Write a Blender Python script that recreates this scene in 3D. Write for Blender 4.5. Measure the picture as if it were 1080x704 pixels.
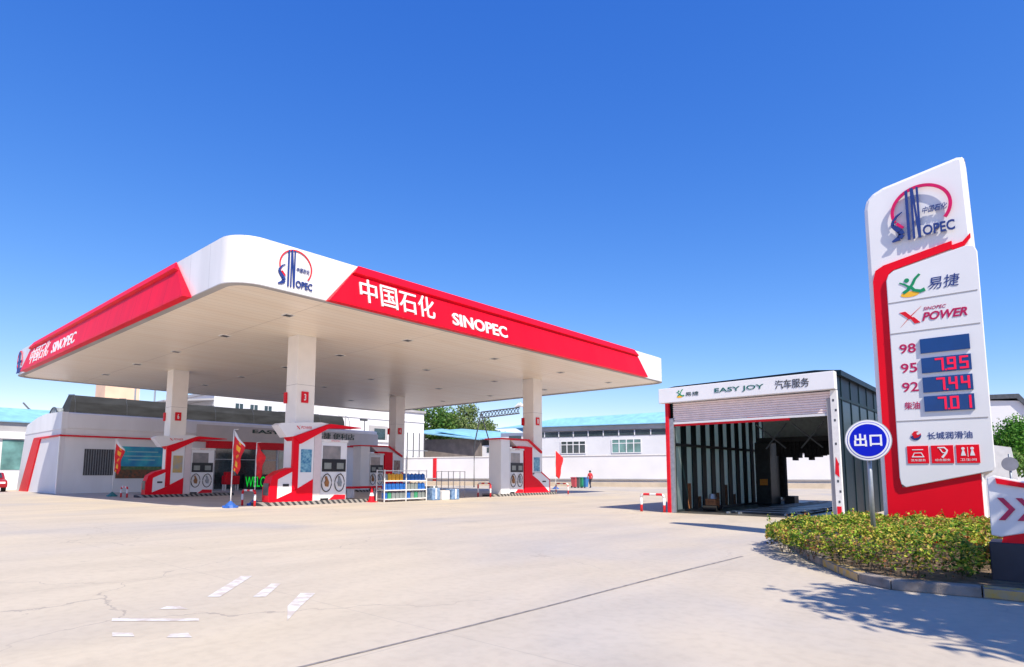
import bpy, bmesh, math, random
from mathutils import Vector, Matrix
for o in list(bpy.data.objects): bpy.data.objects.remove(o)
S = bpy.context.scene
COL = S.collection
random.seed(7)
R = math.radians
# ------------------------------------------------------------------ camera, sky, sun, exposure
HEAD = R(40.85); PITCH = math.atan(70/645)
cd = bpy.data.cameras.new('camera'); cam = bpy.data.objects.new('camera', cd); COL.objects.link(cam)
cam.location = (0, 0, 1.35); cam.rotation_euler = (R(90)+PITCH, 0, HEAD)
cd.sensor_width = 36; cd.lens = 645/1080*36; cd.shift_y = 78/1080; cd.clip_end = 3000; cd.clip_start = .05
S.camera = cam
SUN = Vector((.83, -.33, 1)).normalized()
el = math.asin(SUN.z); az = math.atan2(SUN.x, SUN.y)
W = bpy.data.worlds.new("World"); S.world = W; W.use_nodes = True
wn = W.node_tree.nodes; wl = W.node_tree.links
sky = wn.new('ShaderNodeTexSky'); sky.sky_type = 'NISHITA'; sky.sun_disc = False
sky.sun_elevation = el; sky.sun_rotation = az; sky.air_density = 1.0; sky.dust_density = 0.0; sky.ozone_density = 4.0; sky.altitude = 2400
# colour response of the sky (deep clear-day blue): out = a * (in*k)^g / k per channel
sp = wn.new('ShaderNodeSeparateColor'); cb = wn.new('ShaderNodeCombineColor'); wl.new(sky.outputs[0], sp.inputs[0])
for ch, (a_, g_) in enumerate(((1.10, 1.55), (.64, 1.0), (.67, .5))):
    m1 = wn.new('ShaderNodeMath'); m1.operation = 'MULTIPLY'; m1.inputs[1].default_value = .15; wl.new(sp.outputs[ch], m1.inputs[0])
    m2 = wn.new('ShaderNodeMath'); m2.operation = 'POWER'; m2.inputs[1].default_value = g_; wl.new(m1.outputs[0], m2.inputs[0])
    m3 = wn.new('ShaderNodeMath'); m3.operation = 'MULTIPLY'; m3.inputs[1].default_value = a_/.15; wl.new(m2.outputs[0], m3.inputs[0])
    wl.new(m3.outputs[0], cb.inputs[ch])
wl.new(cb.outputs[0], wn['Background'].inputs[0])
wn['Background'].inputs[1].default_value = .15
sl = bpy.data.lights.new('sun', 'SUN'); sl.energy = 3.75; sl.angle = R(.5); sl.color = (1, .91, .76)
so = bpy.data.objects.new('sun', sl); COL.objects.link(so)
so.rotation_euler = SUN.to_track_quat('Z', 'Y').to_euler()
S.view_settings.view_transform = 'Standard'; S.view_settings.look = 'None'
S.view_settings.exposure = .86; S.view_settings.gamma = 1
S.render.engine = 'CYCLES'; S.cycles.max_bounces = 8; S.cycles.diffuse_bounces = 4
# ------------------------------------------------------------------ materials
def mat(name, rgb, rough=.5, metal=0, var=.08, scale=6, bump=0, emit=None, es=1, rgb2=None, spec=.5, stretch=None, bscale=None):
    m = bpy.data.materials.new(name); m.use_nodes = True
    n = m.node_tree.nodes; l = m.node_tree.links; b = n['Principled BSDF']
    b.inputs['Roughness'].default_value = rough; b.inputs['Metallic'].default_value = metal
    b.inputs['Specular IOR Level'].default_value = spec
    tc = n.new('ShaderNodeTexCoord'); mp = n.new('ShaderNodeMapping'); l.new(tc.outputs['Object'], mp.inputs[0])
    if stretch: mp.inputs['Scale'].default_value = stretch
    nz = n.new('ShaderNodeTexNoise'); nz.inputs['Scale'].default_value = scale; nz.inputs['Detail'].default_value = 6
    l.new(mp.outputs[0], nz.inputs['Vector'])
    cr = n.new('ShaderNodeValToRGB'); l.new(nz.outputs['Fac'], cr.inputs[0])
    c1 = rgb2 if rgb2 else [c*(1-var) for c in rgb]
    c2 = rgb if rgb2 else [min(1, c*(1+var)) for c in rgb]
    cr.color_ramp.elements[0].position = .35; cr.color_ramp.elements[1].position = .65
    cr.color_ramp.elements[0].color = (*c1, 1); cr.color_ramp.elements[1].color = (*c2, 1)
    l.new(cr.outputs[0], b.inputs['Base Color'])
    if bump:
        n2 = n.new('ShaderNodeTexNoise'); n2.inputs['Scale'].default_value = bscale or scale*5; n2.inputs['Detail'].default_value = 5
        l.new(mp.outputs[0], n2.inputs['Vector'])
        bp = n.new('ShaderNodeBump'); bp.inputs['Strength'].default_value = bump; bp.inputs['Distance'].default_value = .02
        l.new(n2.outputs['Fac'], bp.inputs['Height']); l.new(bp.outputs[0], b.inputs['Normal'])
    if emit:
        b.inputs['Emission Color'].default_value = (*emit, 1); b.inputs['Emission Strength'].default_value = es
    return m
M = {}
M['red'] = mat('red_panel', (.80, .001, .016), .45, var=.03, scale=2, spec=.2)
M['redpaint'] = mat('red_paint', (.68, .008, .022), .5, var=.08, spec=.25)
M['white'] = mat('white_panel', (.78, .78, .80), .35, var=.02, scale=1.5)
M['whitepaint'] = mat('white_paint', (.74, .73, .72), .5, var=.06)
M['soffit'] = mat('soffit_panel', (.66, .56, .47), .45, var=.05, scale=.6, stretch=(1, 6, 1))
M['column'] = mat('column_cladding', (.82, .80, .77), .4, var=.03, scale=1.5)
M['render'] = mat('grey_white_render', (.72, .73, .75), .7, var=.05, scale=.8, bump=.1, stretch=(1, 1, .3))
M['storegrey'] = mat('store_grey_panel', (.52, .50, .49), .5, var=.05, scale=1)
M['navy'] = mat('navy_ink', (.01, .035, .20), .5, var=.05)
M['blue'] = mat('sign_blue', (.0, .01, .50), .4, var=.02, spec=.2)
M['inkgreen'] = mat('dark_green_lettering', (.01, .05, .045), .4, var=.05)
M['inkteal'] = mat('teal_lettering', (.0, .12, .10), .4, var=.05)
M['black'] = mat('black_plastic', (.015, .015, .018), .4)
M['dark'] = mat('dark_grey', (.05, .055, .065), .4, var=.2)
M['basebox'] = mat('dark_slate_base', (.018, .024, .042), .5, var=.15, bump=.05)
M['steel'] = mat('galvanised_steel', (.33, .36, .39), .45, .6, var=.12, scale=9)
M['teal'] = mat('dark_teal_frame', (.003, .015, .020), .5, .0, var=.35, scale=3, spec=.2)
M['tealdark'] = mat('teal_cladding', (.001, .006, .013), .45, .0, scale=1.0, rgb2=(.003, .016, .028), stretch=(1, 1, .35), spec=.15)
M['pane'] = mat('dusty_pane', (.30, .36, .33), .3, scale=2.5, rgb2=(.16, .22, .22))
_b = M['pane'].node_tree.nodes['Principled BSDF']; _b.inputs['Transmission Weight'].default_value = .0
_tr = M['pane'].node_tree.nodes.new('ShaderNodeBsdfTranslucent'); _tr.inputs[0].default_value = (.26, .46, .40, 1); _mx = M['pane'].node_tree.nodes.new('ShaderNodeMixShader'); _mx.inputs[0].default_value = .6
M['pane'].node_tree.links.new(_b.outputs[0], _mx.inputs[1]); M['pane'].node_tree.links.new(_tr.outputs[0], _mx.inputs[2]); M['pane'].node_tree.links.new(_mx.outputs[0], M['pane'].node_tree.nodes['Material Output'].inputs[0])
M['glass'] = mat('dark_window_glass', (.03, .05, .055), .08, var=.3, spec=.8)
M['glassteal'] = mat('teal_window_glass', (.12, .25, .24), .12, var=.3, scale=1, spec=.8)
M['shutter'] = mat('rosy_shutter', (.86, .74, .72), .45, var=.05)
M['shutter2'] = mat('grey_shutter', (.62, .68, .66), .5, var=.1)
M['brush'] = mat('black_brush', (.02, .022, .025), .8, var=.5, scale=15, bump=.5)
M['machine'] = mat('wash_machine_paint', (.012, .02, .024), .5, var=.4)
M['rust'] = mat('rust', (.28, .11, .04), .8, var=.3, scale=10, bump=.3)
M['orange'] = mat('orange_plastic', (.75, .28, .02), .5)
M['green'] = mat('logo_green', (.0, .26, .10), .4, var=.03)
M['yellow'] = mat('logo_yellow', (.9, .48, .02), .4, var=.03)
M['bluebottle'] = mat('blue_plastic', (.02, .12, .42), .35, var=.25, scale=9)
M['poster'] = mat('blue_poster', (.02, .16, .34), .35, rgb2=(.25, .5, .6), scale=9)
M['wallposter'] = mat('poster_sky', (.01, .20, .42), .35, rgb2=(.03, .42, .50), scale=1.2)
M['postergreen'] = mat('poster_green', (.03, .12, .04), .4, rgb2=(.12, .18, .08), scale=5)
M['posterbrown'] = mat('poster_brown', (.22, .07, .03), .4, rgb2=(.05, .05, .03), scale=5)
M['wrapblue'] = mat('shrink_wrap_blue', (.22, .34, .52), .4, rgb2=(.08, .16, .34), scale=7)
M['bluebase'] = mat('blue_rubber', (.02, .1, .4), .5)
M['tealbase'] = mat('teal_rubber', (.02, .18, .2), .5)
M['flag'] = mat('red_flag_cloth', (.70, .012, .018), .7, var=.15, scale=7)
M['flagmark'] = mat('flag_orange_yellow', (.85, .42, .03), .7)
M['roofblue'] = mat('pale_blue_sheet_roof', (.24, .50, .68), .5, var=.12, scale=1.2)
M['bldwhite'] = mat('building_white', (.66, .66, .69), .7, var=.04, scale=.4)
M['bldgrey'] = mat('building_grey', (.36, .35, .36), .7, var=.1, scale=.5)
M['brown'] = mat('shed_brown_wall', (.20, .17, .155), .8, var=.2, scale=1)
M['peach'] = mat('peach_render', (.72, .50, .36), .8, var=.06, scale=.5)
M['darkroof'] = mat('dark_roof_sheet', (.06, .07, .085), .6, var=.2)
M['bark'] = mat('bark', (.10, .075, .05), .9, var=.3, bump=.5)
M['skin'] = mat('skin', (.42, .25, .17), .6)
M['jacket'] = mat('red_jacket', (.45, .02, .03), .8)
M['trouser'] = mat('dark_trousers', (.02, .025, .05), .8)
M['hair'] = mat('black_hair', (.01, .01, .01), .7)
M['carpaint'] = mat('red_car_paint', (.32, .012, .02), .25, .1)
M['tyre'] = mat('tyre', (.015, .015, .015), .8)
M['led'] = mat('red_led', (.5, .0, .03), .4, emit=(1, .0, .06), es=.3)
M['ledgreen'] = mat('green_led', (.0, .5, .02), .4, emit=(.0, 1, .05), es=.28)
M['lednavy'] = mat('led_panel', (.004, .05, .21), .3, var=.06, scale=4)
M['binred'] = mat('bin_red', (.5, .08, .1), .5); M['bingreen'] = mat('bin_green', (.03, .28, .14), .5)
M['binblue'] = mat('bin_blue', (.03, .16, .4), .5); M['bingrey'] = mat('bin_grey', (.1, .12, .13), .5)
M['magenta'] = mat('chevron_crimson', (.46, .0, .08), .4, var=.03)
M['yellowpaint'] = mat('worn_yellow_paint', (.55, .33, .04), .8, rgb2=(.36, .30, .22), scale=9)
M['kerbstone'] = mat('kerb_concrete', (.24, .205, .18), .85, var=.3, scale=5, bump=.4)
M['soil'] = mat('dry_soil', (.17, .12, .08), .95, var=.4, scale=6, bump=.6)
M['verge'] = mat('sandy_verge', (.50, .42, .33), .9, var=.1, scale=1)
M['net'] = mat('dark_shade_net', (.020, .022, .024), .9, var=.4, scale=1.3, bump=.3, stretch=(1, .5, 2))
M['apron'] = mat('forecourt_concrete', (.52, .46, .40), .75, var=.12, scale=.7, bump=.15)
M['wet'] = mat('wash_floor', (.09, .085, .08), .35, var=.4, scale=2)

def striped(name, a, b, period, axis, rough=.6, duty=.5):
    m = bpy.data.materials.new(name); m.use_nodes = True
    n = m.node_tree.nodes; l = m.node_tree.links; p = n['Principled BSDF']; p.inputs['Roughness'].default_value = rough
    tc = n.new('ShaderNodeTexCoord'); sx = n.new('ShaderNodeSeparateXYZ'); l.new(tc.outputs['Object'], sx.inputs[0])
    ad = None
    if axis == 'YZ':
        ad = n.new('ShaderNodeMath'); ad.operation = 'ADD'; l.new(sx.outputs[1], ad.inputs[0]); l.new(sx.outputs[2], ad.inputs[1]); src = ad.outputs[0]
    else: src = sx.outputs['XYZ'.index(axis)]
    d = n.new('ShaderNodeMath'); d.operation = 'DIVIDE'; l.new(src, d.inputs[0]); d.inputs[1].default_value = period
    f = n.new('ShaderNodeMath'); f.operation = 'FRACT'; l.new(d.outputs[0], f.inputs[0])
    g = n.new('ShaderNodeMath'); g.operation = 'GREATER_THAN'; l.new(f.outputs[0], g.inputs[0]); g.inputs[1].default_value = duty
    mx = n.new('ShaderNodeMix'); mx.data_type = 'RGBA'; l.new(g.outputs[0], mx.inputs[0])
    mx.inputs[6].default_value = (*a, 1); mx.inputs[7].default_value = (*b, 1)
    l.new(mx.outputs[2], p.inputs['Base Color']); return m
M['kerbstripe'] = striped('striped_kerb', (.04, .04, .045), (.30, .28, .26), .28, 'YZ', .8)
M['redwhiteZ'] = striped('red_white_posts', (.72, .02, .03), (.75, .74, .73), .5, 'Z', .5)
M['redwhiteX'] = striped('red_white_bar', (.72, .02, .03), (.75, .74, .73), .5, 'X', .5)

def leafmat(name, stops, rough=.6):
    m = bpy.data.materials.new(name); m.use_nodes = True
    n = m.node_tree.nodes; l = m.node_tree.links; p = n['Principled BSDF']; p.inputs['Roughness'].default_value = rough
    p.inputs['Specular IOR Level'].default_value = .25
    g = n.new('ShaderNodeNewGeometry'); cr = n.new('ShaderNodeValToRGB')
    tc = n.new('ShaderNodeTexCoord'); nz = n.new('ShaderNodeTexNoise'); nz.inputs['Scale'].default_value = 2.2; nz.inputs['Detail'].default_value = 3
    l.new(tc.outputs['Object'], nz.inputs[0])
    a = n.new('ShaderNodeMath'); a.operation = 'MULTIPLY_ADD'; l.new(nz.outputs[0], a.inputs[0]); a.inputs[1].default_value = 1.3; a.inputs[2].default_value = -.65
    b = n.new('ShaderNodeMath'); b.operation = 'ADD'; l.new(a.outputs[0], b.inputs[0]); l.new(g.outputs['Random Per Island'], b.inputs[1])
    l.new(b.outputs[0], cr.inputs[0])
    els = cr.color_ramp.elements
    els[0].position = stops[0][0]; els[0].color = (*stops[0][1], 1); els[1].position = stops[-1][0]; els[1].color = (*stops[-1][1], 1)
    for q, c in stops[1:-1]:
        e = els.new(q); e.color = (*c, 1)
    l.new(cr.outputs[0], p.inputs['Base Color'])
    tr = n.new('ShaderNodeBsdfTranslucent'); l.new(cr.outputs[0], tr.inputs[0])
    ms = n.new('ShaderNodeMixShader'); ms.inputs[0].default_value = .3
    l.new(p.outputs[0], ms.inputs[1]); l.new(tr.outputs[0], ms.inputs[2]); l.new(ms.outputs[0], n['Material Output'].inputs[0])
    return m
M['hedge'] = leafmat('hedge_leaves', [(0, (.04, .12, .015)), (.28, (.11, .24, .02)), (.45, (.30, .44, .03)), (.68, (.62, .58, .09)), (.88, (.50, .30, .10)), (1, (.42, .16, .07))])
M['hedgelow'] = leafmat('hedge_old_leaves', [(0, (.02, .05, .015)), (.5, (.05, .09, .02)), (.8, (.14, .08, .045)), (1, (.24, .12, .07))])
M['leafA'] = leafmat('tree_leaves', [(0, (.04, .11, .02)), (.5, (.09, .20, .03)), (1, (.19, .28, .07))])
M['leafB'] = leafmat('tree_leaves_olive', [(0, (.06, .11, .03)), (.5, (.14, .22, .06)), (1, (.30, .34, .16))])
M['leafC'] = leafmat('tree_leaves_bright', [(0, (.03, .12, .01)), (.5, (.07, .24, .02)), (1, (.16, .34, .05))])

def ground_mat():
    m = bpy.data.materials.new('pale_concrete'); m.use_nodes = True
    n = m.node_tree.nodes; l = m.node_tree.links; p = n['Principled BSDF']; p.inputs['Roughness'].default_value = .75
    p.inputs['Specular IOR Level'].default_value = .3
    tc = n.new('ShaderNodeTexCoord')
    def noise(sc, det, stretch, rot=0, dist=0):
        mp = n.new('ShaderNodeMapping'); mp.inputs['Scale'].default_value = stretch; mp.inputs['Rotation'].default_value = (0, 0, rot); l.new(tc.outputs['Object'], mp.inputs[0])
        z = n.new('ShaderNodeTexNoise'); z.inputs['Scale'].default_value = sc; z.inputs['Detail'].default_value = det; z.inputs['Distortion'].default_value = dist
        l.new(mp.outputs[0], z.inputs[0]); return z
    z1 = noise(.16, 4, (1, 1, 1), 0, .6)
    c1 = n.new('ShaderNodeValToRGB'); l.new(z1.outputs[0], c1.inputs[0])
    e = c1.color_ramp.elements; e[0].position = .32; e[0].color = (.45, .415, .385, 1); e[1].position = .66; e[1].color = (.57, .49, .375, 1)
    k = e.new(.48); k.color = (.52, .455, .375, 1)
    z2 = noise(1.1, 9, (1, .28, 1), -HEAD*0, .4)
    c2 = n.new('ShaderNodeValToRGB'); l.new(z2.outputs[0], c2.inputs[0])
    e = c2.color_ramp.elements; e[0].position = .3; e[0].color = (.86, .86, .86, 1); e[1].position = .62; e[1].color = (1, 1, 1, 1)
    mx = n.new('ShaderNodeMix'); mx.data_type = 'RGBA'; mx.blend_type = 'MULTIPLY'; mx.inputs[0].default_value = .75
    l.new(c1.outputs[0], mx.inputs[6]); l.new(c2.outputs[0], mx.inputs[7])
    z4 = noise(9, 8, (1, 1, 1)); c4 = n.new('ShaderNodeValToRGB'); l.new(z4.outputs[0], c4.inputs[0])
    e = c4.color_ramp.elements; e[0].position = .30; e[0].color = (.78, .78, .78, 1); e[1].position = .55; e[1].color = (1, 1, 1, 1)
    m2 = n.new('ShaderNodeMix'); m2.data_type = 'RGBA'; m2.blend_type = 'MULTIPLY'; m2.inputs[0].default_value = .35
    l.new(mx.outputs[2], m2.inputs[6]); l.new(c4.outputs[0], m2.inputs[7])
    # stains: sparse oil / tyre patches
    z5 = noise(.55, 6, (1, .5, 1), .5, 1.2); c5 = n.new('ShaderNodeValToRGB'); l.new(z5.outputs[0], c5.inputs[0])
    e = c5.color_ramp.elements; e[0].position = .25; e[0].color = (.78, .79, .81, 1); e[1].position = .42; e[1].color = (1, 1, 1, 1)
    m3 = n.new('ShaderNodeMix'); m3.data_type = 'RGBA'; m3.blend_type = 'MULTIPLY'; m3.inputs[0].default_value = .6
    l.new(m2.outputs[2], m3.inputs[6]); l.new(c5.outputs[0], m3.inputs[7])
    # faint saw-cut joints every 5 m
    sx = n.new('ShaderNodeSeparateXYZ'); l.new(tc.outputs['Object'], sx.inputs[0])
    prev = m3.outputs[2]
    for ax, off in ((0, 3.95), (1, 1.3)):
        a = n.new('ShaderNodeMath'); a.operation = 'ADD'; a.inputs[1].default_value = off+500; l.new(sx.outputs[ax], a.inputs[0])
        b = n.new('ShaderNodeMath'); b.operation = 'DIVIDE'; b.inputs[1].default_value = 5; l.new(a.outputs[0], b.inputs[0])
        c = n.new('ShaderNodeMath'); c.operation = 'FRACT'; l.new(b.outputs[0], c.inputs[0])
        d = n.new('ShaderNodeMath'); d.operation = 'LESS_THAN'; d.inputs[1].default_value = .003; l.new(c.outputs[0], d.inputs[0])
        f = n.new('ShaderNodeMath'); f.operation = 'MULTIPLY'; f.inputs[1].default_value = .22; l.new(d.outputs[0], f.inputs[0])
        q = n.new('ShaderNodeMix'); q.data_type = 'RGBA'; q.inputs[7].default_value = (.2, .19, .19, 1)
        l.new(f.outputs[0], q.inputs[0]); l.new(prev, q.inputs[6]); prev = q.outputs[2]
    nv = noise(1.3, 5, (1, 1, 1)); vm = n.new('ShaderNodeVectorMath'); vm.operation = 'SCALE'; vm.inputs['Scale'].default_value = .9; l.new(nv.outputs['Color'], vm.inputs[0])
    va = n.new('ShaderNodeVectorMath'); va.operation = 'ADD'; l.new(tc.outputs['Object'], va.inputs[0]); l.new(vm.outputs[0], va.inputs[1])
    vo = n.new('ShaderNodeTexVoronoi'); vo.feature = 'DISTANCE_TO_EDGE'; vo.inputs['Scale'].default_value = .21; l.new(va.outputs[0], vo.inputs['Vector'])
    lt = n.new('ShaderNodeMath'); lt.operation = 'LESS_THAN'; lt.inputs[1].default_value = .0022; l.new(vo.outputs['Distance'], lt.inputs[0])
    zm = noise(.12, 3, (1, 1, 1)); mr = n.new('ShaderNodeMapRange'); mr.inputs[1].default_value = .45; mr.inputs[2].default_value = .6; mr.inputs[4].default_value = .5; l.new(zm.outputs[0], mr.inputs[0])
    mm = n.new('ShaderNodeMath'); mm.operation = 'MULTIPLY'; l.new(lt.outputs[0], mm.inputs[0]); l.new(mr.outputs[0], mm.inputs[1])
    q = n.new('ShaderNodeMix'); q.data_type = 'RGBA'; q.inputs[7].default_value = (.25, .22, .2, 1); l.new(mm.outputs[0], q.inputs[0]); l.new(prev, q.inputs[6]); prev = q.outputs[2]
    # small oil drips
    v2 = n.new('ShaderNodeTexVoronoi'); v2.inputs['Scale'].default_value = .8; l.new(tc.outputs['Object'], v2.inputs['Vector'])
    l2 = n.new('ShaderNodeMapRange'); l2.inputs[1].default_value = .03; l2.inputs[2].default_value = .055; l2.inputs[3].default_value = .3; l2.inputs[4].default_value = 0; l.new(v2.outputs['Distance'], l2.inputs[0])
    sc = n.new('ShaderNodeSeparateColor'); l.new(v2.outputs['Color'], sc.inputs[0]); gt = n.new('ShaderNodeMath'); gt.operation = 'GREATER_THAN'; gt.inputs[1].default_value = .62; l.new(sc.outputs[0], gt.inputs[0])
    mm = n.new('ShaderNodeMath'); mm.operation = 'MULTIPLY'; l.new(l2.outputs[0], mm.inputs[0]); l.new(gt.outputs[0], mm.inputs[1])
    q = n.new('ShaderNodeMix'); q.data_type = 'RGBA'; q.inputs[7].default_value = (.2, .18, .17, 1); l.new(mm.outputs[0], q.inputs[0]); l.new(prev, q.inputs[6]); prev = q.outputs[2]
    l.new(prev, p.inputs['Base Color'])
    z3 = noise(14, 8, (1, 1, 1)); bp = n.new('ShaderNodeBump'); bp.inputs['Strength'].default_value = .25; bp.inputs['Distance'].default_value = .01
    l.new(z3.outputs[0], bp.inputs['Height']); l.new(bp.outputs[0], p.inputs['Normal'])
    return m
M['ground'] = ground_mat()
def seams(m, axes, period, width, dark):
    n = m.node_tree.nodes; l = m.node_tree.links; b = n['Principled BSDF']; src = b.inputs['Base Color'].links[0].from_socket
    tc = n.new('ShaderNodeTexCoord'); sx = n.new('ShaderNodeSeparateXYZ'); l.new(tc.outputs['Object'], sx.inputs[0])
    for ax in axes:
        d = n.new('ShaderNodeMath'); d.operation = 'DIVIDE'; d.inputs[1].default_value = period; l.new(sx.outputs[ax], d.inputs[0])
        f = n.new('ShaderNodeMath'); f.operation = 'FRACT'; l.new(d.outputs[0], f.inputs[0])
        t = n.new('ShaderNodeMath'); t.operation = 'LESS_THAN'; t.inputs[1].default_value = width/period; l.new(f.outputs[0], t.inputs[0])
        q = n.new('ShaderNodeMix'); q.data_type = 'RGBA'; q.inputs[7].default_value = (*dark, 1); l.new(t.outputs[0], q.inputs[0]); l.new(src, q.inputs[6]); src = q.outputs[2]
    l.new(src, b.inputs['Base Color'])
M['fascia'] = mat('white_fascia', (.76, .76, .77), .35, scale=.9, rgb2=(.66, .66, .67), stretch=(1, 1, .25), bump=.03); seams(M['fascia'], (0, 1), 1.6, .016, (.42, .42, .43))
M['redR'] = mat('red_cladding', (.80, .001, .016), .45, scale=.9, rgb2=(.68, .003, .018), spec=.2, stretch=(1, 1, .25)); seams(M['redR'], (1,), 1.6, .016, (.32, .0, .012))
M['redL'] = mat('red_cladding_side', (.80, .001, .022), .45, scale=.9, rgb2=(.68, .003, .022), spec=.2, stretch=(1, 1, .25)); seams(M['redL'], (0,), 1.6, .016, (.32, .0, .012))
# ------------------------------------------------------------------ mesh helpers
class MB:
    def __init__(s): s.v = []; s.f = []; s.mi = []
    def add(s, v, f, mi=0):
        b = len(s.v); s.v += [tuple(p) for p in v]; s.f += [tuple(b+i for i in q) for q in f]; s.mi += [mi]*len(f); return s
    def box(s, x0, x1, y0, y1, z0, z1, mi=0):
        return s.add([(x0, y0, z0), (x1, y0, z0), (x1, y1, z0), (x0, y1, z0), (x0, y0, z1), (x1, y0, z1), (x1, y1, z1), (x0, y1, z1)],
                     [(0, 3, 2, 1), (4, 5, 6, 7), (0, 1, 5, 4), (1, 2, 6, 5), (2, 3, 7, 6), (3, 0, 4, 7)], mi)
    def prism(s, pts, axis, a, b, mi=0):
        """polygon pts (2D) extruded along axis from a to b. axis 'X': pts=(y,z); 'Y': pts=(x,z); 'Z': pts=(x,y)"""
        n = len(pts)
        def mk(p, t):
            return (t, p[0], p[1]) if axis == 'X' else (p[0], t, p[1]) if axis == 'Y' else (p[0], p[1], t)
        return s.add([mk(p, a) for p in pts]+[mk(p, b) for p in pts],
                     [tuple(range(n))[::-1], tuple(range(n, 2*n))]+[(i, (i+1) % n, n+(i+1) % n, n+i) for i in range(n)], mi)
    def tube(s, path, r, n=10, mi=0, close=False):
        path = [Vector(p) for p in path]; rs = r if isinstance(r, (list, tuple)) else [r]*len(path)
        rings = []
        for i, p in enumerate(path):
            if close: d = path[(i+1) % len(path)]-path[i-1]
            else: d = path[min(i+1, len(path)-1)]-path[max(i-1, 0)]
            d.normalize(); u = d.cross(Vector((0, 0, 1)))
            if u.length < 1e-3: u = Vector((1, 0, 0))
            u.normalize(); w = u.cross(d)
            rings.append([p+u*math.cos(2*math.pi*k/n)*rs[i]+w*math.sin(2*math.pi*k/n)*rs[i] for k in range(n)])
        v = [q for ring in rings for q in ring]; f = []
        m = len(path)
        for i in range(m if close else m-1):
            j = (i+1) % m
            for k in range(n): f.append((i*n+k, i*n+(k+1) % n, j*n+(k+1) % n, j*n+k))
        if not close: f += [tuple(range(n))[::-1], tuple((m-1)*n+k for k in range(n))]
        return s.add(v, f, mi)
    def build(s, name, m, parent=None, smooth=False, bevel=0, **kw):
        me = bpy.data.meshes.new(name); me.from_pydata(s.v, [], s.f)
        for mm in (m if isinstance(m, list) else [m]): me.materials.append(mm)
        me.polygons.foreach_set('material_index', s.mi)
        bm = bmesh.new(); bm.from_mesh(me); bmesh.ops.recalc_face_normals(bm, faces=bm.faces)
        if bevel:
            bmesh.ops.remove_doubles(bm, verts=bm.verts, dist=1e-5)
            es = [e for e in bm.edges if len(e.link_faces) == 2 and e.calc_face_angle(0) > .5]
            bmesh.ops.bevel(bm, geom=es, offset=bevel, segments=2, affect='EDGES', profile=.5)
        bm.to_mesh(me); bm.free()
        if smooth: me.polygons.foreach_set('use_smooth', [True]*len(me.polygons))
        return link(name, me, parent)
def link(name, me, parent=None):
    o = bpy.data.objects.new(name, me); COL.objects.link(o)
    if parent:
        o.parent = parent
        bpy.context.view_layer.update()
        o.matrix_parent_inverse = parent.matrix_world.inverted()
    return o
def tag(o, label=None, cat=None, group=None, kind=None):
    if label: o['label'] = label
    if cat: o['category'] = cat
    if group: o['group'] = group
    if kind: o['kind'] = kind
    return o
def thing(name, loc, label, cat, group=None, rz=0):
    o = bpy.data.objects.new(name, None); COL.objects.link(o); o.location = loc; o.rotation_euler = (0, 0, rz)
    o.empty_display_size = .2
    bpy.context.view_layer.update()
    return tag(o, label, cat, group)
def copy_tree(o, parent=None):
    c = o.copy(); COL.objects.link(c)
    if parent: c.parent = parent; c.matrix_parent_inverse = o.matrix_parent_inverse
    for ch in list(o.children): copy_tree(ch, c)
    return c
# panel frames: origin, right, up, normal
class Fr:
    def __init__(s, o, r, u): s.o = Vector(o); s.r = Vector(r).normalized(); s.u = Vector(u).normalized(); s.n = s.r.cross(s.u)
    def p(s, a, b, c=0): return s.o+s.r*a+s.u*b+s.n*c
    def mtx(s, a=0, b=0, c=0):
        m = Matrix.Identity(4)
        for i in range(3): m[i][0] = s.r[i]; m[i][1] = s.u[i]; m[i][2] = s.n[i]; m[i][3] = s.p(a, b, c)[i]
        return m
FX = lambda x: Fr((x, 0, 0), (0, 1, 0), (0, 0, 1))     # faces +X ; a = world Y
FY = lambda y: Fr((0, y, 0), (1, 0, 0), (0, 0, 1))     # faces -Y ; a = world X
def plate(fr, pts, c0, c1, name, m, parent, bevel=0, **k):
    n = len(pts); mb = MB()
    mb.add([fr.p(a, b, c0) for a, b in pts]+[fr.p(a, b, c1) for a, b in pts],
           [tuple(range(n))[::-1], tuple(range(n, 2*n))]+[(i, (i+1) % n, n+(i+1) % n, n+i) for i in range(n)])
    return mb.build(name, m, parent, bevel=bevel)
def rect(a0, a1, b0, b1): return [(a0, b0), (a1, b0), (a1, b1), (a0, b1)]
def addpoly(mb, fr, pts, c0, c1, mi=0):
    n = len(pts)
    mb.add([fr.p(a, b, c0) for a, b in pts]+[fr.p(a, b, c1) for a, b in pts],
           [tuple(range(n))[::-1], tuple(range(n, 2*n))]+[(i, (i+1) % n, n+(i+1) % n, n+i) for i in range(n)], mi)
def ribbon(pts, w0, w1=None):
    """outline of a stroke with tapering width"""
    w1 = w0 if w1 is None else w1; n = len(pts); L = []; Rr = []
    for i, p in enumerate(pts):
        q = pts[min(i+1, n-1)]; r = pts[max(i-1, 0)]; dx, dy = q[0]-r[0], q[1]-r[1]; k = math.hypot(dx, dy) or 1
        t = i/(n-1); w = (w0*(1-t)+w1*t)/2
        L.append((p[0]-dy/k*w, p[1]+dx/k*w)); Rr.append((p[0]+dy/k*w, p[1]-dx/k*w))
    return L, Rr
def addribbon(mb, fr, pts, w0, w1, c0, c1):
    L, Rr = ribbon(pts, w0, w1)
    for i in range(len(pts)-1): addpoly(mb, fr, [L[i], L[i+1], Rr[i+1], Rr[i]], c0, c1)
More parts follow.
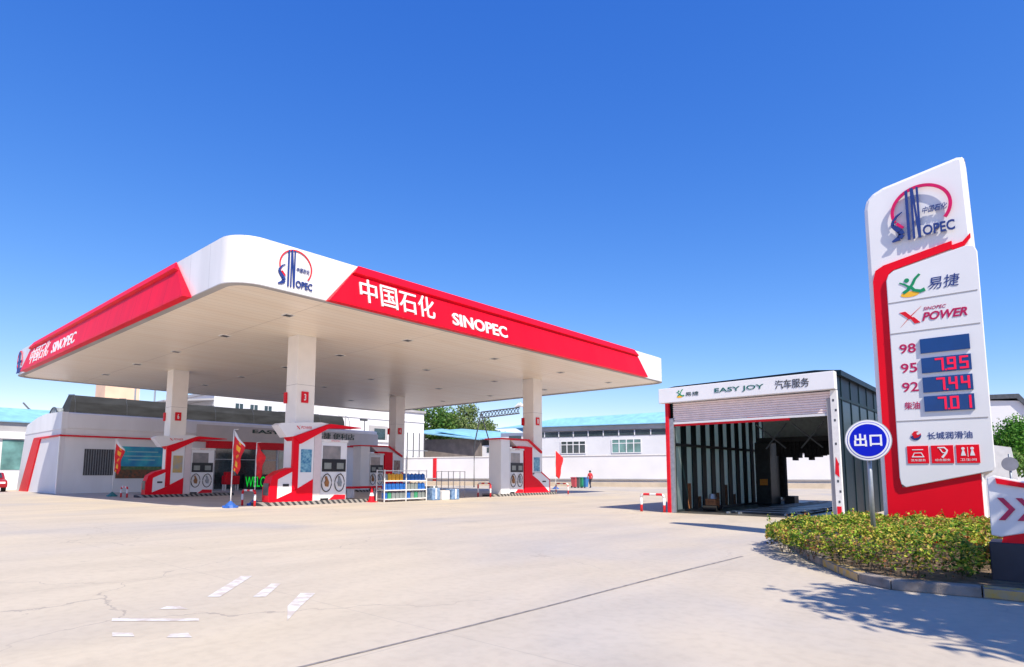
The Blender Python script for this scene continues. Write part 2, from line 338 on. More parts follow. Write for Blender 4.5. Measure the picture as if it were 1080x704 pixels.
def text(s, fr, a0, a1, b0, b1, m, parent, name='lettering', c=.0, depth=.01, bold=0, shear=0):
    cu = bpy.data.curves.new('t', 'FONT'); cu.body = s; cu.size = 1; cu.offset = bold; cu.shear = shear; cu.resolution_u = 3
    cu.extrude = 0
    to = bpy.data.objects.new('t', cu); COL.objects.link(to)
    bpy.context.view_layer.update()
    me = bpy.data.meshes.new_from_object(to.evaluated_get(bpy.context.evaluated_depsgraph_get()))
    bpy.data.objects.remove(to)
    xs = [v.co.x for v in me.vertices]; ys = [v.co.y for v in me.vertices]
    x0, x1, y0, y1 = min(xs), max(xs), min(ys), max(ys)
    bm = bmesh.new(); bm.from_mesh(me)
    for v in bm.verts:
        a = a0+(v.co.x-x0)/(x1-x0)*(a1-a0); b = b0+(v.co.y-y0)/(y1-y0)*(b1-b0); v.co = fr.p(a, b, c+depth)
    ret = bmesh.ops.extrude_face_region(bm, geom=bm.faces[:])
    for v in [g for g in ret['geom'] if isinstance(g, bmesh.types.BMVert)]: v.co -= fr.n*depth
    bmesh.ops.recalc_face_normals(bm, faces=bm.faces)
    bm.to_mesh(me); bm.free(); me.materials.clear(); me.materials.append(m)
    for p in me.polygons: p.material_index = 0; p.use_smooth = False
    me.name = name
    return link(name, me, parent)
def emblem(fr, a0, b0, w, h, parent, c, d, ringm=None, rw=.065):
    """round petroleum emblem: ring, tall I N bars, S and small letters; box a0..a0+w, b0..b0+h"""
    P = lambda x, y: (a0+x*w, b0+y*h)
    em = plate(fr, [P(.285, .0), P(.33, .0), P(.33, .96), P(.285, .94)], c, c+d, 'emblem', M['navy'], parent)
    mb = MB()
    addpoly(mb, fr, [P(.37, .0), P(.405, .0), P(.405, .975), P(.37, .97)], c, c+d)
    addpoly(mb, fr, [P(.405, .975), P(.395, .85), P(.455, .0), P(.50, .0), P(.47, .3), P(.42, .97)], c, c+d*.96)
    addpoly(mb, fr, [P(.465, .03), P(.50, .0), P(.50, .97), P(.465, .975)], c, c+d*.92)
    spt = [P(.22, .56), P(.13, .50), P(.06, .40), P(.05, .33), P(.10, .27), P(.17, .20), P(.19, .13), P(.15, .07), P(.03, .02)]
    L, Rr = [], []
    ws = [.01, .03, .05, .06, .08, .10, .10, .09, .03]
    for i in range(len(spt)-1):
        A, Ar = ribbon([spt[i], spt[i+1]], ws[i]*w, ws[i+1]*w)
        addpoly(mb, fr, [A[0], A[1], Ar[1], Ar[0]], c, c+d)
    mb.build('bars', M['navy'], em)
    rb = MB(); N = 48
    arc = [P(.52+.46*math.cos(R(t)), .55+.43*math.sin(R(t))) for t in [-38+(203+38)*i/N for i in range(N+1)]]
    addribbon(rb, fr, arc, rw*w, rw*w, c, c+d*.9)
    addribbon(rb, fr, [P(.12, .36), P(.22, .25)], .05*w, .05*w, c, c+d*.85)
    rb.build('ring', ringm or M['magenta'], em)
    text('OPEC', fr, a0+.53*w, a0+1.02*w, b0+.02*h, b0+.21*h, M['navy'], em, c=c, depth=d, bold=.02)
    text('中国石化', fr, a0+.54*w, a0+.93*w, b0+.44*h, b0+.56*h, M['navy'], em, c=c, depth=d*.6, shear=.3)
    return em
def runner(fr, a0, b0, s, parent, c, d=.006):
    P = lambda x, y: (a0+x*s, b0+y*s)
    base = MB(); addpoly(base, fr, [P(.45+.35*math.cos(t*math.pi/12), .13+.13*math.sin(t*math.pi/12)) for t in range(24)], c, c+d*.6)
    e = base.build('runner_mark', M['yellow'], parent)
    mb = MB()
    addpoly(mb, fr, [P(.36+.10*math.cos(t*math.pi/8), .78+.10*math.sin(t*math.pi/8)) for t in range(16)], c, c+d)
    addribbon(mb, fr, [P(.08, .72), P(.25, .62), P(.42, .48), P(.5, .42)], .05*s, .12*s, c+.001, c+d*1.05)
    addribbon(mb, fr, [P(.86, .98), P(.68, .80), P(.58, .58), P(.46, .42)], .10*s, .12*s, c+.001, c+d*1.1)
    addribbon(mb, fr, [P(.46, .46), P(.38, .33), P(.2, .22)], .13*s, .14*s, c+.001, c+d*1.15)
    addribbon(mb, fr, [P(.5, .46), P(.62, .28), P(.85, .2), P(1.02, .26)], .12*s, .16*s, c+.001, c+d*1.2)
    mb.build('runner_figure', M['green'], e); return e
def xmark(fr, a0, b0, w, h, parent, c, d=.006):
    P = lambda x, y: (a0+x*w, b0+y*h); mb = MB()
    addpoly(mb, fr, [P(.0, .8), P(.28, .82), P(.62, .45), P(.45, .38)], c, c+d)
    addpoly(mb, fr, [P(.48, .44), P(.66, .48), P(.95, .15), P(.68, .12)], c, c+d*.9)
    addpoly(mb, fr, [P(.0, .0), P(.5, .55), P(1.05, 1.0), P(.42, .42)], c, c+d*1.1)
    return mb.build('cross_mark', M['redpaint'], parent)
def W2(x, d):
    """ground point at forward distance d, lateral r=(x-540)/648.8*d (survey helper for the far background)"""
    r = (x-540)/648.8*d
    return Vector((r*math.cos(HEAD)-d*math.sin(HEAD), r*math.sin(HEAD)+d*math.cos(HEAD), 0))
# ------------------------------------------------------------------ ground
g = MB(); g.add([(-700, -300, 0), (400, -300, 0), (400, 900, 0), (-700, 900, 0)], [(0, 1, 2, 3)])
tag(g.build('ground', M['ground']), kind='structure')
fp = MB(); fp.box(-51, -24.2, 10.2, 40, .0, .004)
tag(fp.build('forecourt', M['apron']), kind='structure')
# painted marks on the concrete
worn = bpy.data.materials.new('worn_white_paint'); worn.use_nodes = True
_n = worn.node_tree.nodes; _l = worn.node_tree.links
_z = _n.new('ShaderNodeTexNoise'); _z.inputs['Scale'].default_value = 7; _z.inputs['Detail'].default_value = 8
_c = _n.new('ShaderNodeValToRGB'); _c.color_ramp.elements[0].position = .40; _c.color_ramp.elements[0].color = (.55, .48, .43, 1)
_c.color_ramp.elements[1].position = .56; _c.color_ramp.elements[1].color = (.68, .66, .63, 1)
_t = _n.new('ShaderNodeTexCoord'); _l.new(_t.outputs['Object'], _z.inputs[0]); _l.new(_z.outputs[0], _c.inputs[0]); _l.new(_c.outputs[0], _n['Principled BSDF'].inputs['Base Color'])
_n['Principled BSDF'].inputs['Roughness'].default_value = .6
pm = MB()
for q in ([(-7.07, 3.04), (-6.96, 3.13), (-8.04, 4.03), (-8.15, 3.93)], [(-6.69, 3.37), (-6.58, 3.46), (-7.22, 3.99), (-7.31, 3.91)],
          [(-5.38, 3.05), (-5.85, 3.46), (-6.36, 3.94), (-6.49, 3.83), (-5.95, 3.37)], [(-6.7, 2.02), (-6.08, 2.55), (-5.98, 2.51), (-6.58, 1.98)],
          [(-6.8, 2.46), (-6.58, 2.65), (-6.78, 2.65), (-6.88, 2.56)], [(-6.11, 1.85), (-5.97, 1.96), (-5.82, 1.93), (-5.97, 1.81)],
          [(-5.59, 2.09), (-5.43, 2.23), (-5.61, 2.27), (-5.69, 2.16)]):
    pm.add([(x, y, .004) for x, y in q], [tuple(range(len(q)))])
tag(pm.build('road_markings', worn), kind='structure')
jm = MB(); pts = [(-4.2, 1.2), (-4.04, 2.42), (-3.97, 4.0), (-3.94, 5.2), (-3.93, 6.8), (-3.90, 8.4), (-3.86, 9.8), (-3.85, 10.25)]
L, Rr = ribbon(pts, .028, .05)
for i in range(len(pts)-1): jm.add([(*L[i], .004), (*L[i+1], .004), (*Rr[i+1], .004), (*Rr[i], .004)], [(0, 1, 2, 3)])
tag(jm.build('expansion_joint', mat('bitumen_seal', (.16, .15, .15), .8, rgb2=(.30, .27, .26), scale=9)), kind='structure')
# ------------------------------------------------------------------ canopy
XR, XL, YN, YF = -18.98, -49.3, 8.45, 38.1
Z0, Z1 = 7.52, 9.10
can = thing('station_canopy', (-34, 23, 0), 'large white fuel station canopy with red fascia bands on four square columns', 'canopy')
def rrect(x0, x1, y0, y1, r, n=10):
    pts = []
    for cx, cy, a in ((x1-r, y0+r, -90), (x1-r, y1-r, 0), (x0+r, y1-r, 90), (x0+r, y0+r, 180)):
        for i in range(n+1):
            t = R(a+90*i/n); pts.append((cx+r*math.cos(t), cy+r*math.sin(t)))
    return pts
out = rrect(XL, XR, YN, YF, 1.0); inn = rrect(XL+.25, XR-.25, YN+.25, YF-.25, .8)
n = len(out); mb = MB()
mb.add([(x, y, Z0) for x, y in out]+[(x, y, Z1) for x, y in out]+[(x, y, Z0) for x, y in inn]+[(x, y, Z1) for x, y in inn],
       [(i, (i+1) % n, n+(i+1) % n, n+i) for i in range(n)]+[(2*n+(i+1) % n, 2*n+i, 3*n+i, 3*n+(i+1) % n) for i in range(n)] +
       [(i, 2*n+i, 2*n+(i+1) % n, (i+1) % n) for i in range(n)]+[(n+i, n+(i+1) % n, 3*n+(i+1) % n, 3*n+i) for i in range(n)])
fa = mb.build('fascia', M['fascia'], can)
for p in fa.data.polygons:
    if abs(p.normal.z) < .1: p.use_smooth = True
for e in fa.data.edges:
    a_, b_2 = fa.data.vertices[e.vertices[0]].co, fa.data.vertices[e.vertices[1]].co
    if abs(a_.z-b_2.z) < .01: e.use_edge_sharp = True
# soffit with panel seams
sm = bpy.data.materials.new('soffit_strips'); sm.use_nodes = True
n_ = sm.node_tree.nodes; l_ = sm.node_tree.links; b_ = n_['Principled BSDF']; b_.inputs['Roughness'].default_value = .38
tc_ = n_.new('ShaderNodeTexCoord'); sx_ = n_.new('ShaderNodeSeparateXYZ'); l_.new(tc_.outputs['Object'], sx_.inputs[0])
prev = None
nz_ = n_.new('ShaderNodeTexNoise'); nz_.inputs['Scale'].default_value = .5; nz_.inputs['Detail'].default_value = 5; mp_ = n_.new('ShaderNodeMapping'); mp_.inputs['Scale'].default_value = (3, .4, 1)
l_.new(tc_.outputs['Object'], mp_.inputs[0]); l_.new(mp_.outputs[0], nz_.inputs[0])
cr_ = n_.new('ShaderNodeValToRGB'); l_.new(nz_.outputs[0], cr_.inputs[0]); cr_.color_ramp.elements[0].position = .3; cr_.color_ramp.elements[1].position = .7
cr_.color_ramp.elements[0].color = (.88, .76, .62, 1); cr_.color_ramp.elements[1].color = (.93, .84, .72, 1)
prev = cr_.outputs[0]
for ax, per, st in ((0, .4, .55), (1, 6, .5)):
    d_ = n_.new('ShaderNodeMath'); d_.operation = 'DIVIDE'; d_.inputs[1].default_value = per; l_.new(sx_.outputs[ax], d_.inputs[0])
    f_ = n_.new('ShaderNodeMath'); f_.operation = 'FRACT'; l_.new(d_.outputs[0], f_.inputs[0])
    g_ = n_.new('ShaderNodeMath'); g_.operation = 'LESS_THAN'; g_.inputs[1].default_value = .06 if ax == 0 else .008; l_.new(f_.outputs[0], g_.inputs[0])
    h_ = n_.new('ShaderNodeMath'); h_.operation = 'MULTIPLY'; h_.inputs[1].default_value = st; l_.new(g_.outputs[0], h_.inputs[0])
    q_ = n_.new('ShaderNodeMix'); q_.data_type = 'RGBA'; q_.inputs[7].default_value = (.50, .40, .33, 1); l_.new(h_.outputs[0], q_.inputs[0]); l_.new(prev, q_.inputs[6]); prev = q_.outputs[2]
l_.new(prev, b_.inputs['Base Color'])
mb = MB(); ins = rrect(XL+.24, XR-.24, YN+.24, YF-.24, .8)
mb.prism(ins, 'Z', Z0+.03, Z0+.15); mb.build('soffit', sm, can)
mb = MB(); mb.prism(ins, 'Z', Z1-.3, Z1-.2); mb.build('roof_deck', M['bldgrey'], can)
mb = MB()
for pth in (out,):
    o2 = rrect(XL-.02, XR+.02, YN-.02, YF+.02, 1.02)
    m_ = len(o2); mb.add([(x, y, Z0-.03) for x, y in o2]+[(x, y, Z0+.0) for x, y in o2]+[(x, y, Z0-.03) for x, y in inn]+[(x, y, Z0+.0) for x, y in inn],
        [(i, (i+1) % m_, m_+(i+1) % m_, m_+i) for i in range(m_)]+[(i, 2*m_+i, 2*m_+(i+1) % m_, (i+1) % m_) for i in range(m_)]+[(2*m_+(i+1) % m_, 2*m_+i, 3*m_+i, 3*m_+(i+1) % m_) for i in range(m_)])
mb.build('drip_edge', M['bldgrey'], can)
# red bands with a stepped profile (offset from fascia, height)
prof = [(.01, 9.13), (.16, 8.86), (.20, 8.78), (.08, 8.72), (.10, 8.66), (.30, 7.56), (.30, 7.48), (.01, 7.48)]
def redband(fr, t0, t1, b0, b1, name='red_band'):
    """t0..t1 extent along the top, b0..b1 along the bottom"""
    k = len(prof); vs = []
    for e in (0, 1):
        for off, z in prof:
            q = (9.13-z)/(9.13-7.48); a = (t0+(b0-t0)*q) if e == 0 else (t1+(b1-t1)*q); vs.append(fr.p(a, z, off))
    m2 = MB(); m2.add(vs, [tuple(range(k))[::-1], tuple(range(k, 2*k))]+[(i, (i+1) % k, k+(i+1) % k, k+i) for i in range(k)])
    return m2.build(name, M['redR'] if fr is frR else M['redL'], can)
frR = FX(XR); frL = FY(YN)
rb = redband(frR, 13.1, 33.74, 11.75, 34.88); lb = redband(frL, -44.91, -23.68, -46.24, -22.07)
def offat(z):
    for (o0, z0), (o1, z1) in zip(prof, prof[1:]):
        if z0 >= z >= z1 and z0 != z1 and z < 8.7: return o0+(o1-o0)*(z0-z)/(z0-z1)
    return .15
def slantfr(fr):
    # frame lying on the sloping lower face of the red band
    u = (fr.u*(8.66-7.56)+fr.n*(.10-.30)).normalized(); f = Fr(fr.p(0, 8.66, .10), fr.r, u); return f
sR, sL = slantfr(frR), slantfr(frL)
text('中国石化', sR, 13.05, 16.75, -.96, -.02, M['white'], rb, c=.0, depth=.05, bold=.004)
text('SINOPEC', sR, 17.75, 21.3, -.98, -.42, M['white'], rb, c=.0, depth=.05, bold=.022)
text('中国石化', sL, -44.5, -40.3, -.98, -.02, M['white'], lb, c=.0, depth=.015, bold=.0)
text('SINOPEC', sL, -39.5, -35.3, -.98, -.36, M['white'], lb, c=.0, depth=.015, bold=.012)
emblem(frR, 9.90, 7.68, 1.28, 1.34, can, .012, .03, ringm=M['redpaint'], rw=.03)
# emblem at far left corner
em2 = Fr((-48.75, 8.5, 0), (.45, -.89, 0), (0, 0, 1))
emblem(frL, -48.75, 7.62, 1.35, 1.4, can, .03, .03, ringm=M['redpaint'], rw=.04)
# ceiling lights in the soffit
k = 0
for yy in (12, 18, 24, 30, 35.5):
    for xx in (-22, -27.5, -33, -38.5, -44):
        mb = MB(); mb.box(xx-.2, xx+.2, yy-.2, yy+.2, Z0+.0, Z0+.04)
        lf = mb.build('ceiling_light', M['whitepaint'], can, bevel=.01)
        mb = MB(); mb.box(xx-.15, xx+.15, yy-.15, yy+.15, Z0-.006, Z0-.0005); mb.build('diffuser', M['dark'], lf)
CX = (-25.2, -39.3); CY = (14.5, 31.2)
numbers = {(0, 0): '3', (0, 1): '1', (1, 0): '6', (1, 1): '4'}
for i, cx in enumerate(CX):
    for j, cy in enumerate(CY):
        mb = MB(); mb.box(cx-.45, cx+.45, cy-.45, cy+.45, .14, Z0+.04)
        cm = mb.build('column', M['column'], can, bevel=.02)
        mb = MB()
        for zz in (3.0, 5.3): mb.box(cx-.453, cx+.453, cy-.453, cy+.453, zz, zz+.015)
        mb.build('cladding_joint', M['bldgrey'], cm)
        fr = FX(cx+.45); pl = plate(fr, rect(cy-.22, cy+.12, 4.5, 5.0), .02, .05, 'number_plate', M['redpaint'], cm)
        text(numbers[(i, j)], fr, cy-.10, cy+.0, 4.6, 4.9, M['white'], cm, name='number_lettering', c=.05, depth=.01, bold=.02)
        mb = MB(); mb.box(cx-.52, cx-.30, cy-.53, cy-.452, 4.5, 5.0); mb.build('number_plate', M['redpaint'], cm, bevel=.02)
# ------------------------------------------------------------------ islands and pumps
def hoop(x0, x1, y, h=.62, name='guard_hoop', label='', grp='', bar=None):
    t = thing(name, ((x0+x1)/2, y, 0), label, 'guard rail', grp)
    P = []
    r = .12
    for a in range(0, 91, 30): P.append((x0+r-r*math.cos(R(a)), y, h-r+r*math.sin(R(a))))
    for a in range(90, -1, -30): P.append((x1-r+r*math.cos(R(a)), y, h-r+r*math.sin(R(a))))
    MB().tube([P[0], *P[1:]], .045, 10).build('bar', M['redwhiteX'], t, True)
    for x in (x0, x1): MB().tube([(x, y, 0), (x, y, h-r)], .047, 10).build('post', M['redwhiteZ'], t, True)
    return t
def nozzle_hose(fr, a, b, pump, nm):
    pts = [fr.p(a+.27*math.cos(R(t)), b-.04+.40*math.sin(R(t)), .06+.06*math.cos(R(t/2))) for t in range(90, 450, 20)]
    h = MB().tube(pts, .022, 6, close=True).build('hose', M['black'], pump, True)
    m_ = MB()
    addpoly(m_, fr, [(a-.05, b-.2), (a+.06, b-.22), (a+.09, b-.02), (a+.03, b+.12), (a-.04, b+.26), (a-.08, b+.24), (a-.05, b+.08), (a-.11, b-.04)], .0, .10)
    m_.build('nozzle', nm, pump)
    return h
def pump(fr, y0, y1, z0, x_back, label):
    """dispenser, front on frame fr, between a=y0..y1"""
    t = thing('fuel_pump', fr.p((y0+y1)/2, z0, -.35), label, 'fuel pump', 'fuel pumps under the canopy')
    plate(fr, rect(y0, y1, z0, z0+2.62), -.62, 0, 'cabinet', M['white'], t, bevel=.02)
    w = y1-y0
    plate(fr, rect(y0-.03, y1+.04, z0+2.62, z0+2.74), -.66, .04, 'top_cap', M['whitepaint'], t, bevel=.01)
    s = plate(fr, rect(y0+.08, y1-.35, z0+1.85, z0+2.45), .002, .012, 'upper_screen', M['glassgrey'], t)
    plate(fr, rect(y0+.05, y1-.06, z0+1.28, z0+1.85), .002, .02, 'display_panel', M['black'], t)
    for k in (0, 1):
        a = y0+.16+k*w*.48
        d = plate(fr, rect(a, a+.36, z0+1.40, z0+1.68), .02, .026, 'price_display', M['displaygrey'], t)
    for k in (0, 1): nozzle_hose(fr, y0+w*(.22+.5*k), z0+.82, t, M['nozbrown' if k == 0 else 'steel'])
    plate(fr, [(y0+.45, z0+.02), (y1-.04, z0+.02), (y1-.04, z0+.22), (y0+.75, z0+.24)], .002, .012, 'red_swoosh', M['redpaint'], t)
    plate(fr, rect(y0+.02, y0+.42, z0+.01, z0+.09), .002, .012, 'vent_slot', M['black'], t)
    text('SINOPEC', fr, y0+w*.35, y0+w*.7, z0+2.65, z0+2.71, M['redpaint'], t, c=.04, depth=.004)
    return t
M['glassgrey'] = mat('screen_grey', (.34, .31, .31), .12, rgb2=(.22, .22, .23), scale=2)
M['displaygrey'] = mat('lcd_grey', (.25, .27, .25), .3)
M['nozbrown'] = mat('nozzle_amber', (.30, .13, .04), .5)
M['rosewhite'] = mat('rosy_white_panel', (.68, .58, .59), .4, var=.03)
def kerbisland(x, y0, y1):
    m_ = MB(); pts = rrect(x-1.42, x, y0, y1, .5, 6); m_.prism(pts, 'Z', .0, .17)
    return m_
def islandA(x, yc, label, poster, plab):
    """south island: wedge at -Y end; front plane x; column at yc"""
    t = thing('pump_island', (x-.7, yc, 0), label, 'pump island', 'pump islands on the forecourt')
    kerbisland(x, yc-1.9, yc+3.6).build('kerb', M['kerbstripe'], t)
    fr = FX(x); y = lambda v: yc+v-14.5
    # red surround
    P = [(12.85, .17), (12.85, .75), (12.98, 1.22), (13.3, 1.42), (13.86, 1.62), (13.86, 2.95), (14.13, 2.72), (14.13, 1.0), (14.86, 1.45), (14.86, .17)]
    P = [(y(a), b) for a, b in [(12.85, .17), (14.86, .17), (14.86, 1.12), (14.13, .70), (14.13, 2.70), (15.5, 3.44), (15.74, 3.50), (17.25, 3.50), (17.25, 3.60), (15.66, 3.62), (13.86, 2.98), (13.86, 1.62), (13.3, 1.46), (12.98, 1.25), (12.85, .8)]]
    bandpts = P
    # split to convex pieces
    m_ = MB()
    q = lambda *pp: [(y(a), b) for a, b in pp]
    addpoly(m_, fr, q((12.85, .17), (14.86, .17), (14.86, 1.12), (14.13, .72), (13.86, .56), (13.2, .30), (13.2, .9), (12.98, 1.25), (12.85, .8)), -.6, 0)
    addpoly(m_, fr, q((12.98, 1.25), (13.2, .9), (13.22, 1.12), (13.9, 1.46), (13.86, 1.62), (13.3, 1.46)), -.6, 0)
    m_.build('surround', M['red'], t)
    m_ = MB(); addpoly(m_, fr, q((13.86, .62), (14.13, .72), (14.13, 2.72), (13.86, 2.98)), -.14, .004)
    m_.build('upright_band', M['red'], t)
    m_ = MB(); addpoly(m_, fr, q((13.86, 2.96), (14.2, 2.66), (15.58, 3.42), (15.58, 3.60)), -.9, .06)
    addpoly(m_, fr, q((15.58, 3.42), (17.3, 3.50), (17.3, 3.53), (15.66, 3.61), (15.58, 3.60)), -.9, .062)
    m_.build('roof', M['red'], t)
    plate(fr, q((13.2, .30), (13.86, .57), (13.86, 1.46), (13.22, 1.12)), -.58, -.012, 'box_panel', M['white'], t)
    plate(fr, rect(y(13.45), y(13.72), .82, .92), -.012, .008, 'card_slot', M['black'], t)
    up = plate(fr, q((14.13, .72), (14.86, 1.10), (14.86, 3.02), (14.13, 2.62)), -.30, -.01, 'poster_panel', M['white'], t)
    plate(fr, rect(y(14.24), y(14.76), 1.42, 2.42), -.01, .004, 'picture', poster, up)
    plate(fr, rect(y(14.88), y(15.24), .17, 3.25), -.30, -.02, 'side_post', M['rosewhite'], t)
    # header with pointed tip, wraps to the -Y side
    hd = plate(fr, q((13.15, 3.42), (13.55, 2.92), (13.86, 2.97), (15.58, 3.62), (15.2, 3.66), (13.3, 3.52)), -.62, -.02, 'header', M['white'], t)
    xmark(fr, y(13.98), 3.26, .2, .22, hd, -.018)
    text('POWER', fr, y(14.2), y(14.72), 3.32, 3.44, M['redpaint'], hd, c=-.018, depth=.006, shear=.3)
    # dark screen in the south end of the box
    fs = FY(y(12.85)); plate(fs, rect(x-.52, x-.08, .45, .95), -.002, .01, 'end_screen', M['dark'], t)
    pump(FX(x-.06), y(15.27), y(16.62), .17, 0, plab)
    return t
def islandB(x, yc, label, poster, plab):
    """north island: wedge at +Y end"""
    t = thing('pump_island', (x-.7, yc, 0), label, 'pump island', 'pump islands on the forecourt')
    kerbisland(x, yc-4.3, yc+2.0).build('kerb', M['kerbstripe'], t)
    fr = FX(x); y = lambda v: yc+v-31.2
    q = lambda *pp: [(y(a), b) for a, b in pp]
    m_ = MB()
    addpoly(m_, fr, q((29.55, .17), (32.08, .17), (30.95, .95), (30.32, 1.25), (30.32, 1.6), (29.55, 1.6)), -.95, 0)
    addpoly(m_, fr, q((29.55, 1.6), (30.32, 1.6), (30.32, 3.02), (29.55, 3.06)), -.5, 0)
    addpoly(m_, fr, q((28.9, 2.92), (29.55, 2.92), (29.55, 3.06), (28.9, 3.06)), -.5, 0)
    m_.build('surround', M['red'], t)
    m_ = MB()
    addpoly(m_, fr, q((27.2, 3.42), (29.9, 3.42), (29.98, 3.50), (29.6, 3.52), (27.2, 3.50)), -1.25, .06)
    addpoly(m_, fr, q((29.9, 3.40), (31.25, 2.66), (31.25, 2.80), (29.95, 3.52)), -1.25, .062)
    m_.build('roof', M['redpaint'], t)
    plate(fr, q((28.8, 3.05), (30.4, 3.04), (31.0, 2.8), (29.9, 3.41), (28.3, 3.41)), -1.2, -.04, 'header', M['rosewhite'], t)
    plate(fr, q((30.32, 1.25), (30.6, 1.42), (31.2, 1.42), (31.2, 2.66), (30.32, 3.05)), -.3, -.01, 'poster_panel', M['white'], t)
    plate(fr, rect(y(30.46), y(31.06), 1.5, 2.4), -.008, .004, 'picture', poster, t)
    plate(fr, q((30.95, .95), (32.08, .17), (32.1, .95), (31.2, 1.45), (30.35, 1.42), (30.35, 1.27)), -.93, -.01, 'box_panel', M['white'], t)
    m_ = MB(); addpoly(m_, fr, q((32.06, .17), (32.14, .17), (32.16, .98), (31.24, 1.5), (31.2, 1.42), (32.08, .94)), -.95, .0); m_.build('box_edge', M['redpaint'], t)
    plate(fr, rect(y(31.35), y(31.7), .82, .9), -.012, .008, 'card_slot', M['black'], t)
    plate(fr, rect(y(27.35), y(28.15), .17, 3.42), -1.0, -.02, 'end_post', M['white'], t)
    pump(FX(x-.06), y(28.22), y(29.5), .17, 0, plab)
    return t
islandA(-24.5, 14.5, 'nearest pump island, by the front left column, with blue water poster and red wedge', M['poster'], 'nearest and largest white fuel pump, right of the front left column')
p2 = mat('poster_orange', (.30, .34, .37), .4, rgb2=(.62, .40, .08), scale=3)
islandA(-38.6, 14.5, 'pump island beside the shop wall poster, with orange picture on its wedge', p2, 'white fuel pump before the shop doors, left of the feather flags')
islandB(-24.5, 31.2, 'pump island with broad red upright and wedge pointing right, nearest the car wash', M['poster'], 'white fuel pump left of the broad red upright, nearest the car wash')
islandB(-38.6, 31.2, 'pump island half hidden behind the oil display rack', mat('poster_dark', (.2, .05, .05), .4, rgb2=(.3, .25, .2), scale=6), 'small white fuel pump partly hidden behind the oil display rack')
hoop(-25.95, -24.85, 12.42, .66, label='red and white guard hoop before the nearest pump island', grp='guard hoops')
hoop(-40.4, -39.4, 12.2, .6, label='white guard hoop before the pump island by the shop', grp='guard hoops')
hoop(-25.3, -24.3, 26.2, .8, label='guard hoop left of the far right pump island', grp='guard hoops')
hoop(-25.1, -24.1, 33.6, .7, label='guard hoop at the right end of the far pump island', grp='guard hoops')
hoop(-11.1, -10.2, 20.0, .62, label='red and white guard hoop beside the car wash entrance', grp='guard hoops')
hoop(-25.6, -24.6, 19.0, .62, label='guard hoop between the nearest island and the oil rack', grp='guard hoops')
# ------------------------------------------------------------------ forecourt goods
rk = thing('display_rack', (-24.2, 19.7, 0), 'white wire display rack filled with blue and yellow oil bottles', 'display rack')
ya, yb, xa, xb = 18.35, 21.0, -24.55, -23.95
mb = MB()
for yy in (ya, (ya+yb)/2, yb):
    for xx in (xa, xb): mb.box(xx-.02, xx+.02, yy-.02, yy+.02, 0, 1.55)
for zz in (.12, .55, 1.0, 1.5):
    for xx in (xa, xb): mb.box(xx-.018, xx+.018, ya, yb, zz-.018, zz+.018)
mb.build('frame', M['whitepaint'], rk)
for zz in (.12, .55, 1.0): 
    mb = MB(); mb.box(xa, xb, ya, yb, zz+.018, zz+.03); mb.build('shelf', M['whitepaint'], rk)
def bottle_mb(w, h):
    m_ = MB(); m_.box(-w/2, w/2, -w*.35, w*.35, 0, h*.8); m_.prism([(-w/2, h*.8), (w/2, h*.8), (w*.15, h*.93), (-w*.15, h*.93)], 'Y', -w*.25, w*.25)
    m_.tube([(0, 0, h*.93), (0, 0, h)], w*.12, 8); return m_
bcols = {'blue': M['bluebottle'], 'yellow': mat('yellow_plastic', (.65, .33, .03), .35), 'grey': mat('grey_plastic', (.22, .25, .25), .35), 'green': mat('green_plastic', (.05, .3, .15), .35)}
proto = {}
for r_, (zz, cols) in enumerate(((.155, ['grey', 'green', 'blue', 'grey']), (.585, ['blue', 'blue', 'grey', 'blue']), (1.035, ['grey', 'yellow', 'yellow', 'blue', 'blue']))):
    for k in range(11):
        c = cols[min(len(cols)-1, int(k/11*len(cols)))] if r_ else random.choice(cols)
        if r_ == 2: c = 'yellow' if 1 <= k <= 4 else ('grey' if k == 0 else 'blue')
        key = c
        if key not in proto:
            b = bottle_mb(.2, .34).build('oil_bottle', bcols[c]); b.rotation_euler = (0, 0, R(90)); proto[key] = b
        else:
            b = proto[key].copy(); COL.objects.link(b)
        b.location = (-24.1, ya+.14+k*.237, zz); b.rotation_euler = (0, 0, R(90))
        row = ['bottom', 'middle', 'top'][r_]
        pos = ['at the left end', 'second from the left end', 'third from the left end', 'fourth from the left end', 'fifth from the left end', 'in the centre', 'fifth from the right end', 'fourth from the right end', 'third from the right end', 'second from the right end', 'at the right end'][k]
        tag(b, f'{c} oil bottle {pos} of the {row} shelf of the wire rack', 'bottle', 'oil bottles on the rack')
for k, (bx, by, cc, w) in enumerate(((-24.0, 21.5, 'wrapblue', .5), (-23.9, 22.1, 'whitepaint', .5), (-23.8, 22.7, 'wrapblue', .5), (-24.5, 21.8, 'bingrey', .5))):
    h_ = (.62, .48, .55, .7)[k]
    b = thing('goods_carton', (bx, by, 0), ['blue shrink wrapped carton right next to the oil rack', 'white carton among blue ones beside the oil rack', 'blue carton at the right end of the stacked goods', 'grey carton behind the blue goods by the oil rack'][k], 'carton', 'cartons beside the oil rack')
    m_ = MB(); m_.box(bx-w/2, bx+w/2, by-.27, by+.27, 0, h_); m_.build('box', M[cc], b, bevel=.03)
    m_ = MB(); m_.box(bx-w/2-.004, bx+w/2+.004, by-.05, by+.05, h_*.1, h_+.004); m_.build('tape', M['whitepaint'], b)
